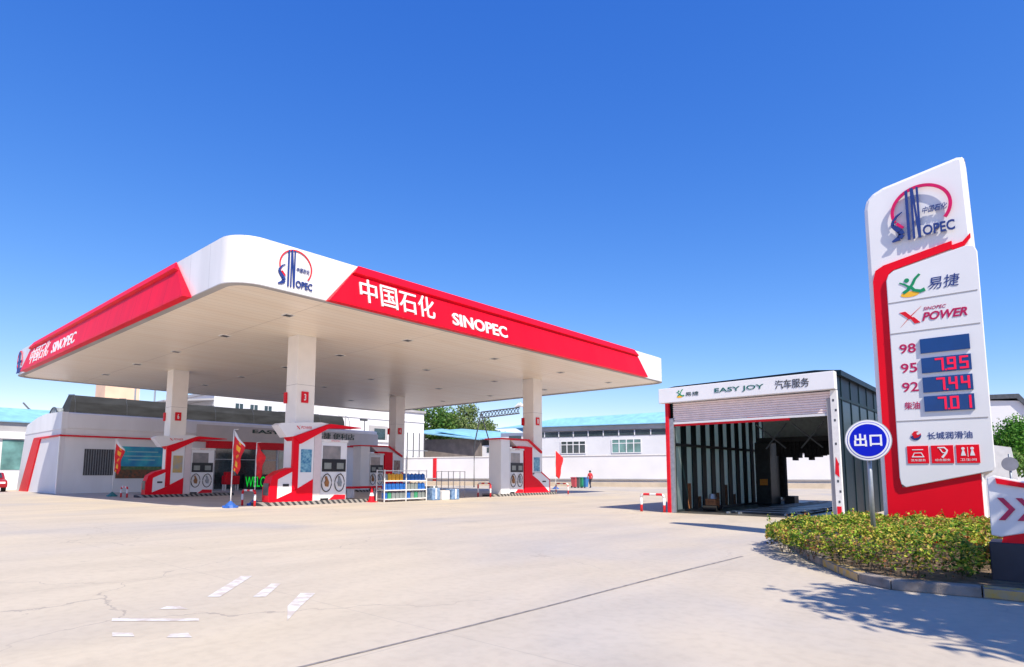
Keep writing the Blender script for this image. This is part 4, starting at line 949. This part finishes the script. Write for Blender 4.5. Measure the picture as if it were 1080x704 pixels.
for i in range(n):
    j = (i+1) % n; p, q = Vector(strip[i]), Vector(strip[j]); pi, qi = Vector(ins[i]), Vector(ins[j])
    L_ = (q-p).length; K = max(1, round(L_/.9))
    for k in range(K):
        a = k/K+.006/L_; b = (k+1)/K-.006/L_
        mid = p.lerp(q, (k+.5)/K); mi = 1 if (-2.5 < mid.x < -1.95 and mid.y < 9.9) or (-.65 < mid.x < 1.2 and mid.y < 9) else 0
        A, B, Ai, Bi = p.lerp(q, a), p.lerp(q, b), pi.lerp(qi, a), pi.lerp(qi, b)
        kb.add([(*A, 0), (*B, 0), (*Bi, 0), (*Ai, 0), (*A, .115), (*B, .115), (*Bi, .125), (*Ai, .125)], [(0, 3, 2, 1), (4, 5, 6, 7), (0, 1, 5, 4), (1, 2, 6, 5), (2, 3, 7, 6), (3, 0, 4, 7)], mi)
tag(kb.build('kerb', [M['kerbstone'], M['yellowpaint']], bevel=.012), kind='structure')
so_ = MB(); so_.prism(ins, 'Z', .02, .11); tag(so_.build('planting_soil', M['soil']), kind='structure')
def inpoly(x, y, P):
    c = False; j = len(P)-1
    for i in range(len(P)):
        if (P[i][1] > y) != (P[j][1] > y) and x < (P[j][0]-P[i][0])*(y-P[i][1])/(P[j][1]-P[i][1])+P[i][0]: c = not c
        j = i
    return c
def leafmesh(name, pts, m, parent=None, asp=.55):
    """pts: (pos, size, outward normal or None)"""
    v = []; f = []
    for p, s, nn in pts:
        d = Vector((random.gauss(0, 1), random.gauss(0, 1), random.gauss(0, .8)))
        if nn is not None: d = d*.7+nn
        d.normalize(); u = d.orthogonal().normalized(); u.rotate(Matrix.Rotation(random.uniform(0, 6.28), 3, d)); w = d.cross(u)
        b = len(v)
        v += [p-u*s, p-w*s*asp+d*s*.12, p+u*s, p+w*s*asp+d*s*.12]; f.append((b, b+1, b+2, b+3))
    me = bpy.data.meshes.new(name); me.from_pydata([tuple(q) for q in v], [], f); me.materials.append(m)
    return link(name, me, parent)
hedgepoly = [(-1.5, 8.62), (-2.15, 9.25), (-2.95, 10.0), (-3.75, 11.1), (-4.1, 12.2), (-4.1, 13.3), (-3.8, 13.8), (1.6, 13.0), (1.6, 11.0), (-.5, 10.6), (-.60, 9.3), (-.66, 8.75)]
he = thing('hedge', (-1.5, 11, .1), 'low trimmed hedge with yellow green leaves in the kerbed bed', 'hedge')
rnd = random.Random(3)
from mathutils import noise as mn
def htop(x, y): return .53-.12*max(0, min(1, (-2.6-x)/1.3))+.09*mn.noise(Vector((x*1.7, y*1.7, 0)))+.09*mn.noise(Vector((x*4.2, y*4.2, 3)))
def edge_dist(x, y, P):
    best = 9
    for i in range(len(P)):
        a, b = Vector(P[i]), Vector(P[(i+1) % len(P)]); ab = b-a; t = max(0, min(1, (Vector((x, y))-a).dot(ab)/ab.length_squared)); best = min(best, ((a+ab*t)-Vector((x, y))).length)
    return best
pts = []; low = []
while len(pts) < 46000:
    x, y = rnd.uniform(-4.3, 1.6), rnd.uniform(8.5, 13.9)
    if not inpoly(x, y, hedgepoly): continue
    e = edge_dist(x, y, hedgepoly)
    ht = htop(x, y)*(.72+.28*min(1, e/.28))
    if e < .28 and rnd.random() < .75: z = rnd.uniform(.16, ht)
    elif e < .28: z = ht-abs(rnd.gauss(0, .03))
    else:
        if rnd.random() < .35: continue
        z = ht-abs(rnd.gauss(0, .05))
    if mn.noise(Vector((x*6, y*6, z*6))) < -.14 and rnd.random() < .85: continue
    pts.append((Vector((x, y, z+.06)), rnd.uniform(.016, .034), Vector((0, 0, .8))))
for _ in range(170):
    x, y = rnd.uniform(-4.1, 1.4), rnd.uniform(8.7, 13.6)
    if not inpoly(x, y, hedgepoly): continue
    hh = rnd.uniform(.08, .20); a = rnd.uniform(0, 6.28); z0 = htop(x, y)
    for k in range(9):
        f = k/8; pts.append((Vector((x+.3*hh*f*math.cos(a)+rnd.gauss(0, .016), y+.3*hh*f*math.sin(a)+rnd.gauss(0, .016), z0+hh*f)), rnd.uniform(.016, .032), None))
leafmesh('foliage', pts, M['hedge'], he)
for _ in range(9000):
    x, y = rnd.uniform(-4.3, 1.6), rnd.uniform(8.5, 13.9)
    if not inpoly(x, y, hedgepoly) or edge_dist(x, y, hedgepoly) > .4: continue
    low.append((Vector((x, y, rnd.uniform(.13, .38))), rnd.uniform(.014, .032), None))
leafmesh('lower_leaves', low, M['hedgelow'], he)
m_ = MB()
for _ in range(420):
    x, y = rnd.uniform(-4, 1.4), rnd.uniform(8.8, 13.6)
    if not inpoly(x, y, hedgepoly) or edge_dist(x, y, hedgepoly) > .5: continue
    a = rnd.uniform(0, 6.28); m_.tube([(x, y, .09), (x+.05*math.cos(a), y+.05*math.sin(a), .25), (x+.13*math.cos(a), y+.13*math.sin(a), .45)], [.007, .005, .003], 4)
tag(m_.build('twigs', M['bark'], he), kind='stuff')
# ------------------------------------------------------------------ exit sign
ex = thing('exit_sign', (-2.01, 10.69, 0), 'round blue exit sign on a grey pole in the hedge', 'road sign')
er = Vector((math.cos(R(6)), math.sin(R(6)), 0)); fe_ = Fr((-1.995, 10.62, 1.86), er, (0, 0, 1))
def disc(rad, c0, c1, name, m, par):
    return plate(fe_, [(rad*math.cos(i*math.pi/32), rad*math.sin(i*math.pi/32)) for i in range(64)], c0, c1, name, m, par)
MB().tube([(-2.01, 10.69, .1), (-2.01, 10.69, 2.1)], .034, 14).build('pole', M['steel'], ex, True)
ds = disc(.315, .0, .018, 'disc', M['steel'], ex); disc(.305, .018, .022, 'white_rim', M['white'], ds)
disc(.280, .022, .025, 'blue_rim', M['blue'], ds); disc(.272, .025, .028, 'white_ring', M['white'], ds); disc(.246, .028, .031, 'blue_face', M['blue'], ds)
text('出口', fe_, -.185, .185, -.095, .10, M['white'], ds, c=.031, depth=.004, bold=.025)
m_ = MB()
for zz in (-.2, .2): addpoly(m_, fe_, rect(-.06, .06, zz-.02, zz+.02), -.12, .0)
m_.build('clamp', M['steel'], ds)
# ------------------------------------------------------------------ arrow sign on black base
AY = 9.26
ar = thing('arrow_sign', (.2, AY, .15), 'white arrow board with crimson chevrons on a black plinth', 'sign')
fa_ = FY(AY)
plate(fa_, rect(-.55, 1.35, .10, .55), -.5, 0, 'plinth', M['basebox'], ar, bevel=.012)
plate(fa_, [(-.52, .63), (-.43, .615), (1.0, .98), (-.46, 1.33), (-.52, 1.30)], -.16, .0, 'board', M['white'], ar, bevel=.01)
plate(fa_, [(-.44, 1.30), (1.02, .98), (.90, .985), (-.43, 1.235)], .002, .03, 'red_edge', M['red'], ar)
plate(fa_, [(-.43, .55), (.9, .55), (1.02, .965), (-.41, .625)], -.14, -.01, 'red_foot', M['red'], ar)
m_ = MB()
for k in range(3):
    a = -.44+k*.17
    addpoly(m_, fa_, [(a, 1.07), (a+.06, 1.07), (a+.16, .94), (a+.10, .94)], .002, .012)
    addpoly(m_, fa_, [(a+.10, .94), (a+.16, .94), (a+.06, .81), (a, .81)], .002, .012)
m_.build('chevrons', M['magenta'], ar)
# ------------------------------------------------------------------ long wall and verge
wdir = Vector((-math.sin(HEAD)*math.cos(0), 0, 0))
def camdir(rr, dd): return Vector((rr*math.cos(HEAD)-dd*math.sin(HEAD), rr*math.sin(HEAD)+dd*math.cos(HEAD), 0))
U = camdir(-.911, .411).normalized()          # wall direction (to the left, away)
Nw = camdir(.411, .911).normalized()          # away from the camera
base0 = W2(640, 68)
def bbox(mb, s0, s1, n0, n1, z0, z1, o=base0, mi=0):
    a, b = o-U*s1, o-U*s0       # s to the right of base0
    v = []
    for z in (z0, z1):
        for p in (o+(-U)*s0+Nw*n0, o+(-U)*s1+Nw*n0, o+(-U)*s1+Nw*n1, o+(-U)*s0+Nw*n1): v.append((p.x, p.y, z))
    return mb.add(v, [(0, 3, 2, 1), (4, 5, 6, 7), (0, 1, 5, 4), (1, 2, 6, 5), (2, 3, 7, 6), (3, 0, 4, 7)], mi)
lw = thing('boundary_wall', tuple(base0), 'long white boundary wall behind the forecourt', 'wall')
bbox(MB(), -34, 60, .0, .3, .0, 3.35).build('wall_face', M['bldwhite'], lw)
bbox(MB(), -34, 60, -.08, .36, 3.35, 3.45).build('coping', M['whitepaint'], lw)
bbox(MB(), -34, 60, -.25, -.002, .72, .82).build('ledge', M['bldgrey'], lw)
vg = bbox(MB(), -34, 60, -3.0, -.26, .0, .45); tag(vg.build('verge', M['verge']), kind='structure')
# building with clerestory and blue roof behind the wall
def fwb(o=base0): return Fr(o, -U, (0, 0, 1))
ob = base0+Nw*7
wh = thing('workshop_building', tuple(ob), 'long white workshop with pale blue roof behind the wall', 'building')
ff = fwb(ob)
d0 = 75
def sx(px_, o):   # coordinate along wall line for image column, on the line through o
    rr = (px_-540)/648.8
    # o + s*(-U) ; lateral/forward
    f = camdir(0, 1); r = camdir(1, 0)
    a, b = (-U).dot(r), (-U).dot(f); c, d = o.dot(r), o.dot(f)
    return (rr*d-c)/(a-rr*b)
s0, s1 = sx(528, ob), sx(760, ob)
plate(ff, rect(s0, s1, 0, 6.7), -9, 0, 'wall', M['bldwhite'], wh)
sA = sx(560, ob)
plate(ff, rect(sA, s1, 6.0, 6.65), .0, .06, 'clerestory', M['glass'], wh)
for k in range(12):
    a = sA+(s1-sA)*k/12; plate(ff, rect(a-.06, a+.06, 6.0, 6.65), .062, .1, 'clerestory_mullion', M['bldwhite'], wh)
plate(ff, rect(sA-.2, s1+.3, 6.72, 7.25), -9, .25, 'eave_band', M['bldgrey'], wh)
m_ = MB()
rl = sx(566, ob)
v = [ff.p(s0-.3, 7.2, .6), ff.p(s1+.4, 7.2, .6), ff.p(s1+.4, 9.1, -6), ff.p(rl+6, 8.9, -6), ff.p(s0-.3, 7.5, -6), ff.p(s0-.3, 7.1, .6), ff.p(s1+.4, 7.1, .6)]
m_.add([ff.p(s0-.3, 7.26, .6), ff.p(s1+.4, 7.26, .6), ff.p(s1+.4, 9.2, -4.5), ff.p(s0+6, 8.7, -4.5), ff.p(s0-.3, 7.9, -4.5)], [(0, 1, 2, 3, 4)])
m_.add([ff.p(s0-.3, 7.27, -9), ff.p(s1+.4, 7.27, -9), ff.p(s1+.4, 9.2, -4.5), ff.p(s0+6, 8.7, -4.5), ff.p(s0-.3, 7.9, -4.5)], [(0, 1, 2, 3, 4)])
ro = m_.build('roof', M['roofblue'], wh); md = ro.modifiers.new('s', 'SOLIDIFY'); md.thickness = .08
for a, b, z0, z1 in ((592, 618, 3.9, 5.4), (646, 677, 3.9, 5.5)):
    A, B = sx(a, ob), sx(b, ob)
    w_ = plate(ff, rect(A, B, z0, z1), .0, .05, 'window', M['glassteal' if a > 640 else 'glass'], wh)
    m_ = MB()
    for k in range(5): q_ = A+(B-A)*k/4; addpoly(m_, ff, rect(q_-.05, q_+.05, z0-.05, z1+.05), .052, .09)
    for z in (z0-.05, (z0+z1)/2+.3, z1-.02): addpoly(m_, ff, rect(A, B, z, z+.08), .053, .085)
    m_.build('frame', M['white'], w_)
plate(ff, rect(sx(537, ob), sx(550, ob), 5.8, 6.3), .0, .05, 'window', M['glass'], wh)
# sheds left
oc = base0+Nw*10
fc = fwb(oc)
sh = thing('roofed_shed', tuple(oc), 'open brown shed with sloping pale blue roof behind the wall', 'shed')
a0_, a1_, a2_ = sx(440, oc), sx(507, oc), sx(530, oc)
plate(fc, rect(a0_, a1_, 0, 6.3), -6, 0, 'wall', M['brown'], sh)
m_ = MB(); m_.add([fc.p(a0_-.2, 7.3, 1.2), fc.p(a1_+.3, 6.0, 1.2), fc.p(a1_+.3, 6.9, -7), fc.p(a0_-.2, 8.3, -7)], [(0, 1, 2, 3)])
q = m_.build('roof', M['roofblue'], sh); q.modifiers.new('s', 'SOLIDIFY').thickness = .15
sh2 = thing('low_white_shed', tuple(oc), 'small white shed with blue roof and dark window strip left of the workshop', 'shed')
plate(fc, rect(a1_+.05, a2_, 0, 5.3), -5, -.3, 'wall', M['bldwhite'], sh2)
plate(fc, rect(a1_+.8, a2_-.3, 4.3, 5.0), -.298, -.25, 'window', M['glass'], sh2)
m_ = MB(); m_.add([fc.p(a0_+3, 7.6, .0), fc.p(a2_+1.5, 5.5, .3), fc.p(a2_+1.5, 7.2, -8), fc.p(a0_+3, 8.4, -8)], [(0, 1, 2, 3)])
q = m_.build('roof', M['roofblue'], sh2); q.modifiers.new('s', 'SOLIDIFY').thickness = .12
# lattice boom
ol = W2(512, 62); lt = thing('lattice_gantry', tuple(ol), 'thin dark lattice gantry arm reaching right above the blue sheds', 'gantry')
hz = lambda y, d: 1.35+(500-y)/645*d
A = W2(507, 62); B = W2(500, 62); Cc = W2(519, 62); D = W2(548, 62)
m_ = MB(); m_.tube([(A.x, A.y, hz(436, 62)), (B.x, B.y, hz(470, 62)), (B.x, B.y, 0)], .07, 6); m_.tube([(A.x, A.y, hz(436, 62)), (Cc.x, Cc.y, hz(476, 62)), (Cc.x, Cc.y, 0)], .07, 6); m_.build('leg_frame', M['dark'], lt)
m_ = MB()
za, zb = hz(435, 62), hz(430, 62)
m_.tube([(A.x, A.y, za), (D.x, D.y, zb)], .07, 6); m_.tube([(A.x, A.y, za-.6), (D.x, D.y, zb-.6)], .07, 6)
for k in range(12):
    p = A.lerp(D, k/12); q = A.lerp(D, (k+1)/12); zz = za+(zb-za)*k/12
    m_.tube([(p.x, p.y, zz), (q.x, q.y, zz-.6)], .04, 5); m_.tube([(p.x, p.y, zz-.6), (q.x, q.y, zz)], .04, 5)
m_.build('arm', M['dark'], lt)
m_ = MB(); m_.tube([(D.x, D.y, zb+.3), (W2(553, 62).x, W2(553, 62).y, zb+.1)], [.25, .1], 8); m_.tube([(W2(543, 62).x, W2(543, 62).y, zb+.05), (D.x, D.y, zb+.3)], [.05, .25], 8); m_.build('lamp_head', M['white'], lt)
# ------------------------------------------------------------------ left background
lh = thing('low_workshop', tuple(W2(0, 62)), 'low white building with blue roof and glazed front at far left', 'building')
oL = Vector((-72.5, 13.2, 0)); fl_ = FX(-68)
plate(fl_, rect(-6, 16.6, 0, 4.4), -10, 0, 'wall', M['bldwhite'], lh)
plate(fl_, rect(-6, 16.7, 5.0, 5.9), -10, .1, 'eave_band', M['bldgrey'], lh)
plate(fl_, rect(-6, 16.65, 4.4, 5.0), -10, .25, 'lintel', M['white'], lh)
for k in range(5): plate(fl_, rect(11.2-k*3.6, 14.4-k*3.6, 1.7, 4.3), .0, .05, 'window', M['glassteal'], lh)
m_ = MB(); m_.add([(-67.6, -6.5, 5.92), (-67.6, 17.0, 5.92), (-73, 17.0, 7.5), (-73, -6.5, 7.5)], [(0, 1, 2, 3)]); m_.add([(-73, -6.5, 7.5), (-73, 17.0, 7.5), (-78.4, 17.0, 5.92), (-78.4, -6.5, 5.92)], [(0, 1, 2, 3)])
q = m_.build('roof', M['roofblue'], lh); q.modifiers.new('s', 'SOLIDIFY').thickness = .1
pb = W2(118, 105); pe = thing('peach_tower', tuple(pb), 'peach coloured block beyond the canopy at left', 'building')
m_ = MB(); m_.box(pb.x-2.6, pb.x+2.6, pb.y-2.6, pb.y+2.6, 0, hz(402, 105)); m_.build('wall', M['peach'], pe)
m_ = MB(); m_.box(pb.x-2.8, pb.x+2.8, pb.y-2.8, pb.y+2.8, hz(402, 105), hz(402, 105)+.5); m_.build('roof', M['bldgrey'], pe)
for k, (x_, y_) in enumerate(((137, 404), (158, 405))):
    p = W2(x_, 90); t = MB().tube([(p.x, p.y, 0), (p.x, p.y, hz(y_, 90))], .12, 6).build('utility_pole', M['steel'])
    tag(t, ['thin pole just right of the peach block', 'thinner pale pole midway between peach block and canopy column'][k], 'pole', 'far utility poles')
p = W2(27, 66); t = thing('roof_aerial', tuple(p), 'small dark aerial on pole right of the far left blue roof', 'aerial')
m_ = MB(); m_.tube([(p.x, p.y, 0), (p.x, p.y, hz(433, 66))], .05, 6); m_.build('mast', M['dark'], t)
m_ = MB(); a, b = W2(18, 66), W2(24, 66); m_.tube([(a.x, a.y, hz(425, 66)), (b.x, b.y, hz(431, 66)), (p.x, p.y, hz(433, 66))], .08, 6); m_.build('arm', M['dark'], t)
# ------------------------------------------------------------------ red car at the left edge
cp = W2(-13, 47)
car = thing('parked_car', tuple(cp), 'dark red car cut by the left picture edge', 'car', rz=0)
def carbuild():
    Lc, Wc = 4.4, 1.75
    side = [(-2.2, .35), (-2.2, .75), (-2.05, .95), (-1.3, 1.02), (-.75, 1.42), (.55, 1.45), (1.25, 1.0), (2.05, .86), (2.2, .65), (2.2, .32)]
    m_ = MB(); m_.prism([(a+cp.x, z) for a, z in side], 'Y', cp.y-Wc/2, cp.y+Wc/2); b = m_.build('body', M['carpaint'], car, bevel=.08)
    for s in (-1, 1):
        m_ = MB(); m_.prism([(cp.x+a, z) for a, z in [(-1.15, 1.03), (-.7, 1.36), (.5, 1.38), (1.05, 1.02)]], 'Y', cp.y+s*(Wc/2-.01), cp.y+s*(Wc/2+.01)); m_.build('side_window', M['glass'], car)
        for a in (-1.4, 1.35):
            w = MB().tube([(cp.x+a, cp.y+s*(Wc/2-.2), .32), (cp.x+a, cp.y+s*(Wc/2+.02), .32)], .32, 20).build('wheel', M['tyre'], car)
            MB().tube([(cp.x+a, cp.y+s*(Wc/2+.0), .32), (cp.x+a, cp.y+s*(Wc/2+.035), .32)], .19, 16).build('rim', M['steel'], w)
        m_ = MB(); m_.box(cp.x+2.12, cp.x+2.215, cp.y+s*.55-.18, cp.y+s*.55+.18, .62, .76); m_.build('headlight', M['white'], car)
        m_ = MB(); m_.box(cp.x-2.215, cp.x-2.12, cp.y+s*.55-.18, cp.y+s*.55+.18, .68, .84); m_.build('tail_light', M['redpaint'], car)
    m_ = MB(); m_.prism([(cp.x+.62, 1.40), (cp.x+1.2, 1.03), (cp.x+1.22, 1.06), (cp.x+.64, 1.43)], 'Y', cp.y-.7, cp.y+.7); m_.build('windscreen', M['glass'], car)
carbuild()
# ------------------------------------------------------------------ bins and person
for k, (px_, mm, lab) in enumerate(((606.0, 'binred', 'red wheelie bin at left of the row by the wall'), (609.8, 'bingrey', 'dark grey bin next to the red one'), (613.2, 'bingreen', 'green bin between dark and blue bins'), (616.8, 'binblue', 'blue bin next to the person in red'))):
    o = W2(px_, 60); t = thing('wheelie_bin', tuple(o), lab, 'bin', 'bins in a row')
    m_ = MB(); s = .27
    m_.add([(o.x-s*.8, o.y-s*.8, .08), (o.x+s*.8, o.y-s*.8, .08), (o.x+s*.8, o.y+s*.8, .08), (o.x-s*.8, o.y+s*.8, .08), (o.x-s, o.y-s, .95), (o.x+s, o.y-s, .95), (o.x+s, o.y+s, .95), (o.x-s, o.y+s, .95)], [(0, 3, 2, 1), (4, 5, 6, 7), (0, 1, 5, 4), (1, 2, 6, 5), (2, 3, 7, 6), (3, 0, 4, 7)])
    m_.build('tub', M[mm], t)
    m_ = MB(); m_.prism([(o.x-s-.03, .95), (o.x+s+.03, .95), (o.x+s+.03, .99), (o.x, 1.04), (o.x-s-.03, 1.02)], 'Y', o.y-s-.03, o.y+s+.03); m_.build('lid', M[mm], t)
    for sg in (-1, 1):
        m_ = MB(); m_.tube([(o.x-.2, o.y+sg*.2, .09), (o.x-.2, o.y+sg*.26, .09)], .09, 10); m_.build('wheel', M['tyre'], t)
def person(o, face, H=1.66):
    t = thing('person', tuple(o), 'person in red jacket and dark trousers walking beside the bins', 'person')
    J = {'pel': (0, 0, .93), 'ch': (0, .02, 1.22), 'sh': (0, .03, 1.40), 'nk': (0, .04, 1.48), 'hd': (0, .06, 1.58), 'top': (0, .05, 1.68),
         'sl': (.17, .03, 1.39), 'el': (.22, -.06, 1.13), 'wl': (.22, .03, .90), 'hl': (.22, .06, .81), 'sr': (-.17, .03, 1.39), 'er': (-.22, .08, 1.13), 'wr': (-.20, .22, .95), 'hr': (-.20, .28, .89),
         'pl': (.09, 0, .90), 'kl': (.10, .20, .52), 'al': (.10, .22, .09), 'tl': (.10, .40, .04), 'pr': (-.09, 0, .90), 'kr': (-.10, -.02, .50), 'ar': (-.10, -.34, .14), 'tr': (-.10, -.22, .04)}
    E_ = [('pel', 'ch'), ('ch', 'sh'), ('sh', 'nk'), ('nk', 'hd'), ('hd', 'top'), ('sh', 'sl'), ('sl', 'el'), ('el', 'wl'), ('wl', 'hl'), ('sh', 'sr'), ('sr', 'er'), ('er', 'wr'), ('wr', 'hr'), ('pel', 'pl'), ('pl', 'kl'), ('kl', 'al'), ('al', 'tl'), ('pel', 'pr'), ('pr', 'kr'), ('kr', 'ar'), ('ar', 'tr')]
    rad = {'pel': .14, 'ch': .14, 'sh': .11, 'nk': .055, 'hd': .095, 'top': .07, 's': .07, 'e': .05, 'w': .035, 'h': .035, 'p': .09, 'k': .065, 'a': .045, 't': .035}
    ks = list(J); Rz = Matrix.Rotation(face, 3, 'Z')
    me = bpy.data.meshes.new('body'); me.from_pydata([tuple(Rz @ Vector(J[k])*(H/1.72)+o) for k in ks], [(ks.index(a), ks.index(b)) for a, b in E_], [])
    ob_ = bpy.data.objects.new('body', me); COL.objects.link(ob_)
    ob_.modifiers.new('skin', 'SKIN'); 
    for i, k in enumerate(ks):
        r_ = rad.get(k, rad.get(k[0])); me.skin_vertices[0].data[i].radius = (r_, r_)
    me.skin_vertices[0].data[0].use_root = True
    ob_.modifiers.new('sub', 'SUBSURF').levels = 2; ob_.modifiers['sub'].render_levels = 2
    bpy.context.view_layer.update()
    m2 = bpy.data.meshes.new_from_object(ob_.evaluated_get(bpy.context.evaluated_depsgraph_get()))
    bpy.data.objects.remove(ob_)
    m2.materials.clear()
    for mm in (M['jacket'], M['trouser'], M['skin']): m2.materials.append(mm)
    for p in m2.polygons:
        p.use_smooth = True; z = p.center.z; d = (Vector((p.center.x, p.center.y, 0))-o).length
        p.material_index = 2 if z > 1.44 else 0 if z > .88 else 1
        if z < .92 and d > .17 and z > .7: p.material_index = 2
    b = link('body', m2, t)
    hp = Rz @ Vector((0, .035, 1.635))*(H/1.72)+o
    m_ = MB(); m_.tube([hp+Vector((0, 0, -.06)), hp+Vector((0, 0, .0)), hp+Vector((0, 0, .07)), hp+Vector((0, 0, .11))], [.10, .112, .09, .02], 12); m_.build('hair', M['hair'], t, True)
person(W2(622.5, 58.5), R(60))
# ------------------------------------------------------------------ trees
def tree(x, y, h, cr, lab, m, n=3500, leaf=.16, cz=.62, grp='trees behind the walls', seed=0, flat=1.0):
    r = random.Random(seed); t = thing('tree', (x, y, 0), lab, 'tree', grp)
    mb = MB(); mb.tube([(x, y, 0), (x+.05*h*r.uniform(-1, 1)*.3, y, h*.3), (x, y, h*.62)], [.035*h, .025*h, .012*h], 10)
    cl = []
    for k in range(11):
        a = r.uniform(0, 6.28); e = r.uniform(-.35, 1.0); d = cr*r.uniform(.35, .8)
        c = Vector((x+d*math.cos(a)*math.cos(e), y+d*math.sin(a)*math.cos(e), h*cz+d*math.sin(e)*flat*1.1)); cl.append((c, cr*r.uniform(.28, .48)))
        mb.tube([(x, y, h*r.uniform(.28, .5)), tuple(Vector((x, y, h*.5)).lerp(c, .6)), tuple(c)], [.014*h, .009*h, .003*h], 6)
    mb.build('trunk', M['bark'], t)
    P = []
    for _ in range(n):
        c, rr = r.choice(cl); d = Vector((r.gauss(0, 1), r.gauss(0, 1), r.gauss(0, 1))).normalized()
        P.append((c+d*rr*r.uniform(.45, 1.08)*(1+.25*r.random()), leaf*r.uniform(.6, 1.2), d))
    leafmesh('crown', P, m, t)
for i, (px_, d, h, cr, mm, lab) in enumerate((
    (458, 100, 13.6, 5.0, 'leafA', 'green tree left of the group above blue shed roof'),
    (480, 103, 14.0, 4.8, 'leafB', 'olive tree rising highest behind the blue shed roof'),
    (502, 106, 12.0, 4.0, 'leafB', 'pale sparse tree at the right of the tall olive one'),
    (520, 104, 10.6, 3.0, 'leafA', 'small green tree behind the lattice gantry'),
    (530, 98, 9.6, 1.8, 'leafC', 'bright bushy tree just left of the workshop'))):
    p = W2(px_, d); tree(p.x, p.y, h, cr, lab, M[mm], n=6500, leaf=.24, cz=.60, seed=20+i)
for i, (px_, d, h, cr, mm, lab) in enumerate((
    (1066, 33, 4.3, 1.5, 'leafC', 'bright green tree right of the price pylon'),
    (1090, 28, 4.6, 1.9, 'leafC', 'leafy green tree cut by the right picture edge'),
    (1120, 36, 6.0, 2.6, 'leafA', 'darker tree at far right behind the leafy ones'),
    (1055, 24, 2.5, 1.1, 'leafA', 'low dark bush directly behind pylon foot'))):
    p = W2(px_, d); tree(p.x, p.y, h, cr, lab, M[mm], n=9000, leaf=.075, seed=40+i, cz=.55, grp='trees right of the pylon')
# roadside tree out of frame that shades the foreground right
tree(4.0, 6.0, 6.8, 2.4, 'roadside tree standing right of the picture, shading the kerb', M['leafA'], n=5200, leaf=.13, seed=77, cz=.66)
tree(7.4, 3.6, 7.2, 2.5, 'second roadside tree right of the picture', M['leafA'], n=5200, leaf=.13, seed=79, cz=.62)
# gabled house and round sign back at right
p = W2(1058, 48); gh = thing('gabled_house', tuple(p), 'white gabled building with dark roof edge behind trees at right', 'building')
fg = Fr(p, (math.cos(R(10)), math.sin(R(10)), 0), (0, 0, 1))
plate(fg, [(-1.5, 0), (6, 0), (6, 5.0), (1.6, 7.0), (-1.5, 7.2)], -8, 0, 'wall', M['bldwhite'], gh)
plate(fg, [(-1.7, 7.25), (1.2, 7.2), (2.4, 5.6), (2.6, 5.7), (1.35, 7.55), (-1.7, 7.6)], -8.3, .25, 'roof', M['darkroof'], gh)
ww = thing('garden_wall', tuple(W2(1056, 20)), 'short white wall between pylon and green trees', 'wall')
p = W2(1056, 20); fg = Fr(p, (1, 0, 0), (0, 0, 1)); plate(fg, [(-.45, 0), (.55, 0), (.3, 2.2), (-.2, 2.3), (-.45, 1.9)], -.2, 0, 'wall_face', M['whitepaint'], ww)
p = W2(1066, 17); rs = thing('sign_back', tuple(p), 'grey back of a round sign near the right edge', 'road sign')
MB().tube([(p.x, p.y, 0), (p.x, p.y, 1.9)], .03, 10).build('pole', M['steel'], rs, True)
fg = Fr((p.x, p.y-.04, 1.62), (math.cos(R(15)), math.sin(R(15)), 0), (0, 0, 1))
plate(fg, [(.19*math.cos(i*math.pi/16), .19*math.sin(i*math.pi/16)) for i in range(32)], 0, .02, 'disc', mat('dull_grey_back', (.16, .17, .22), .5), rs)
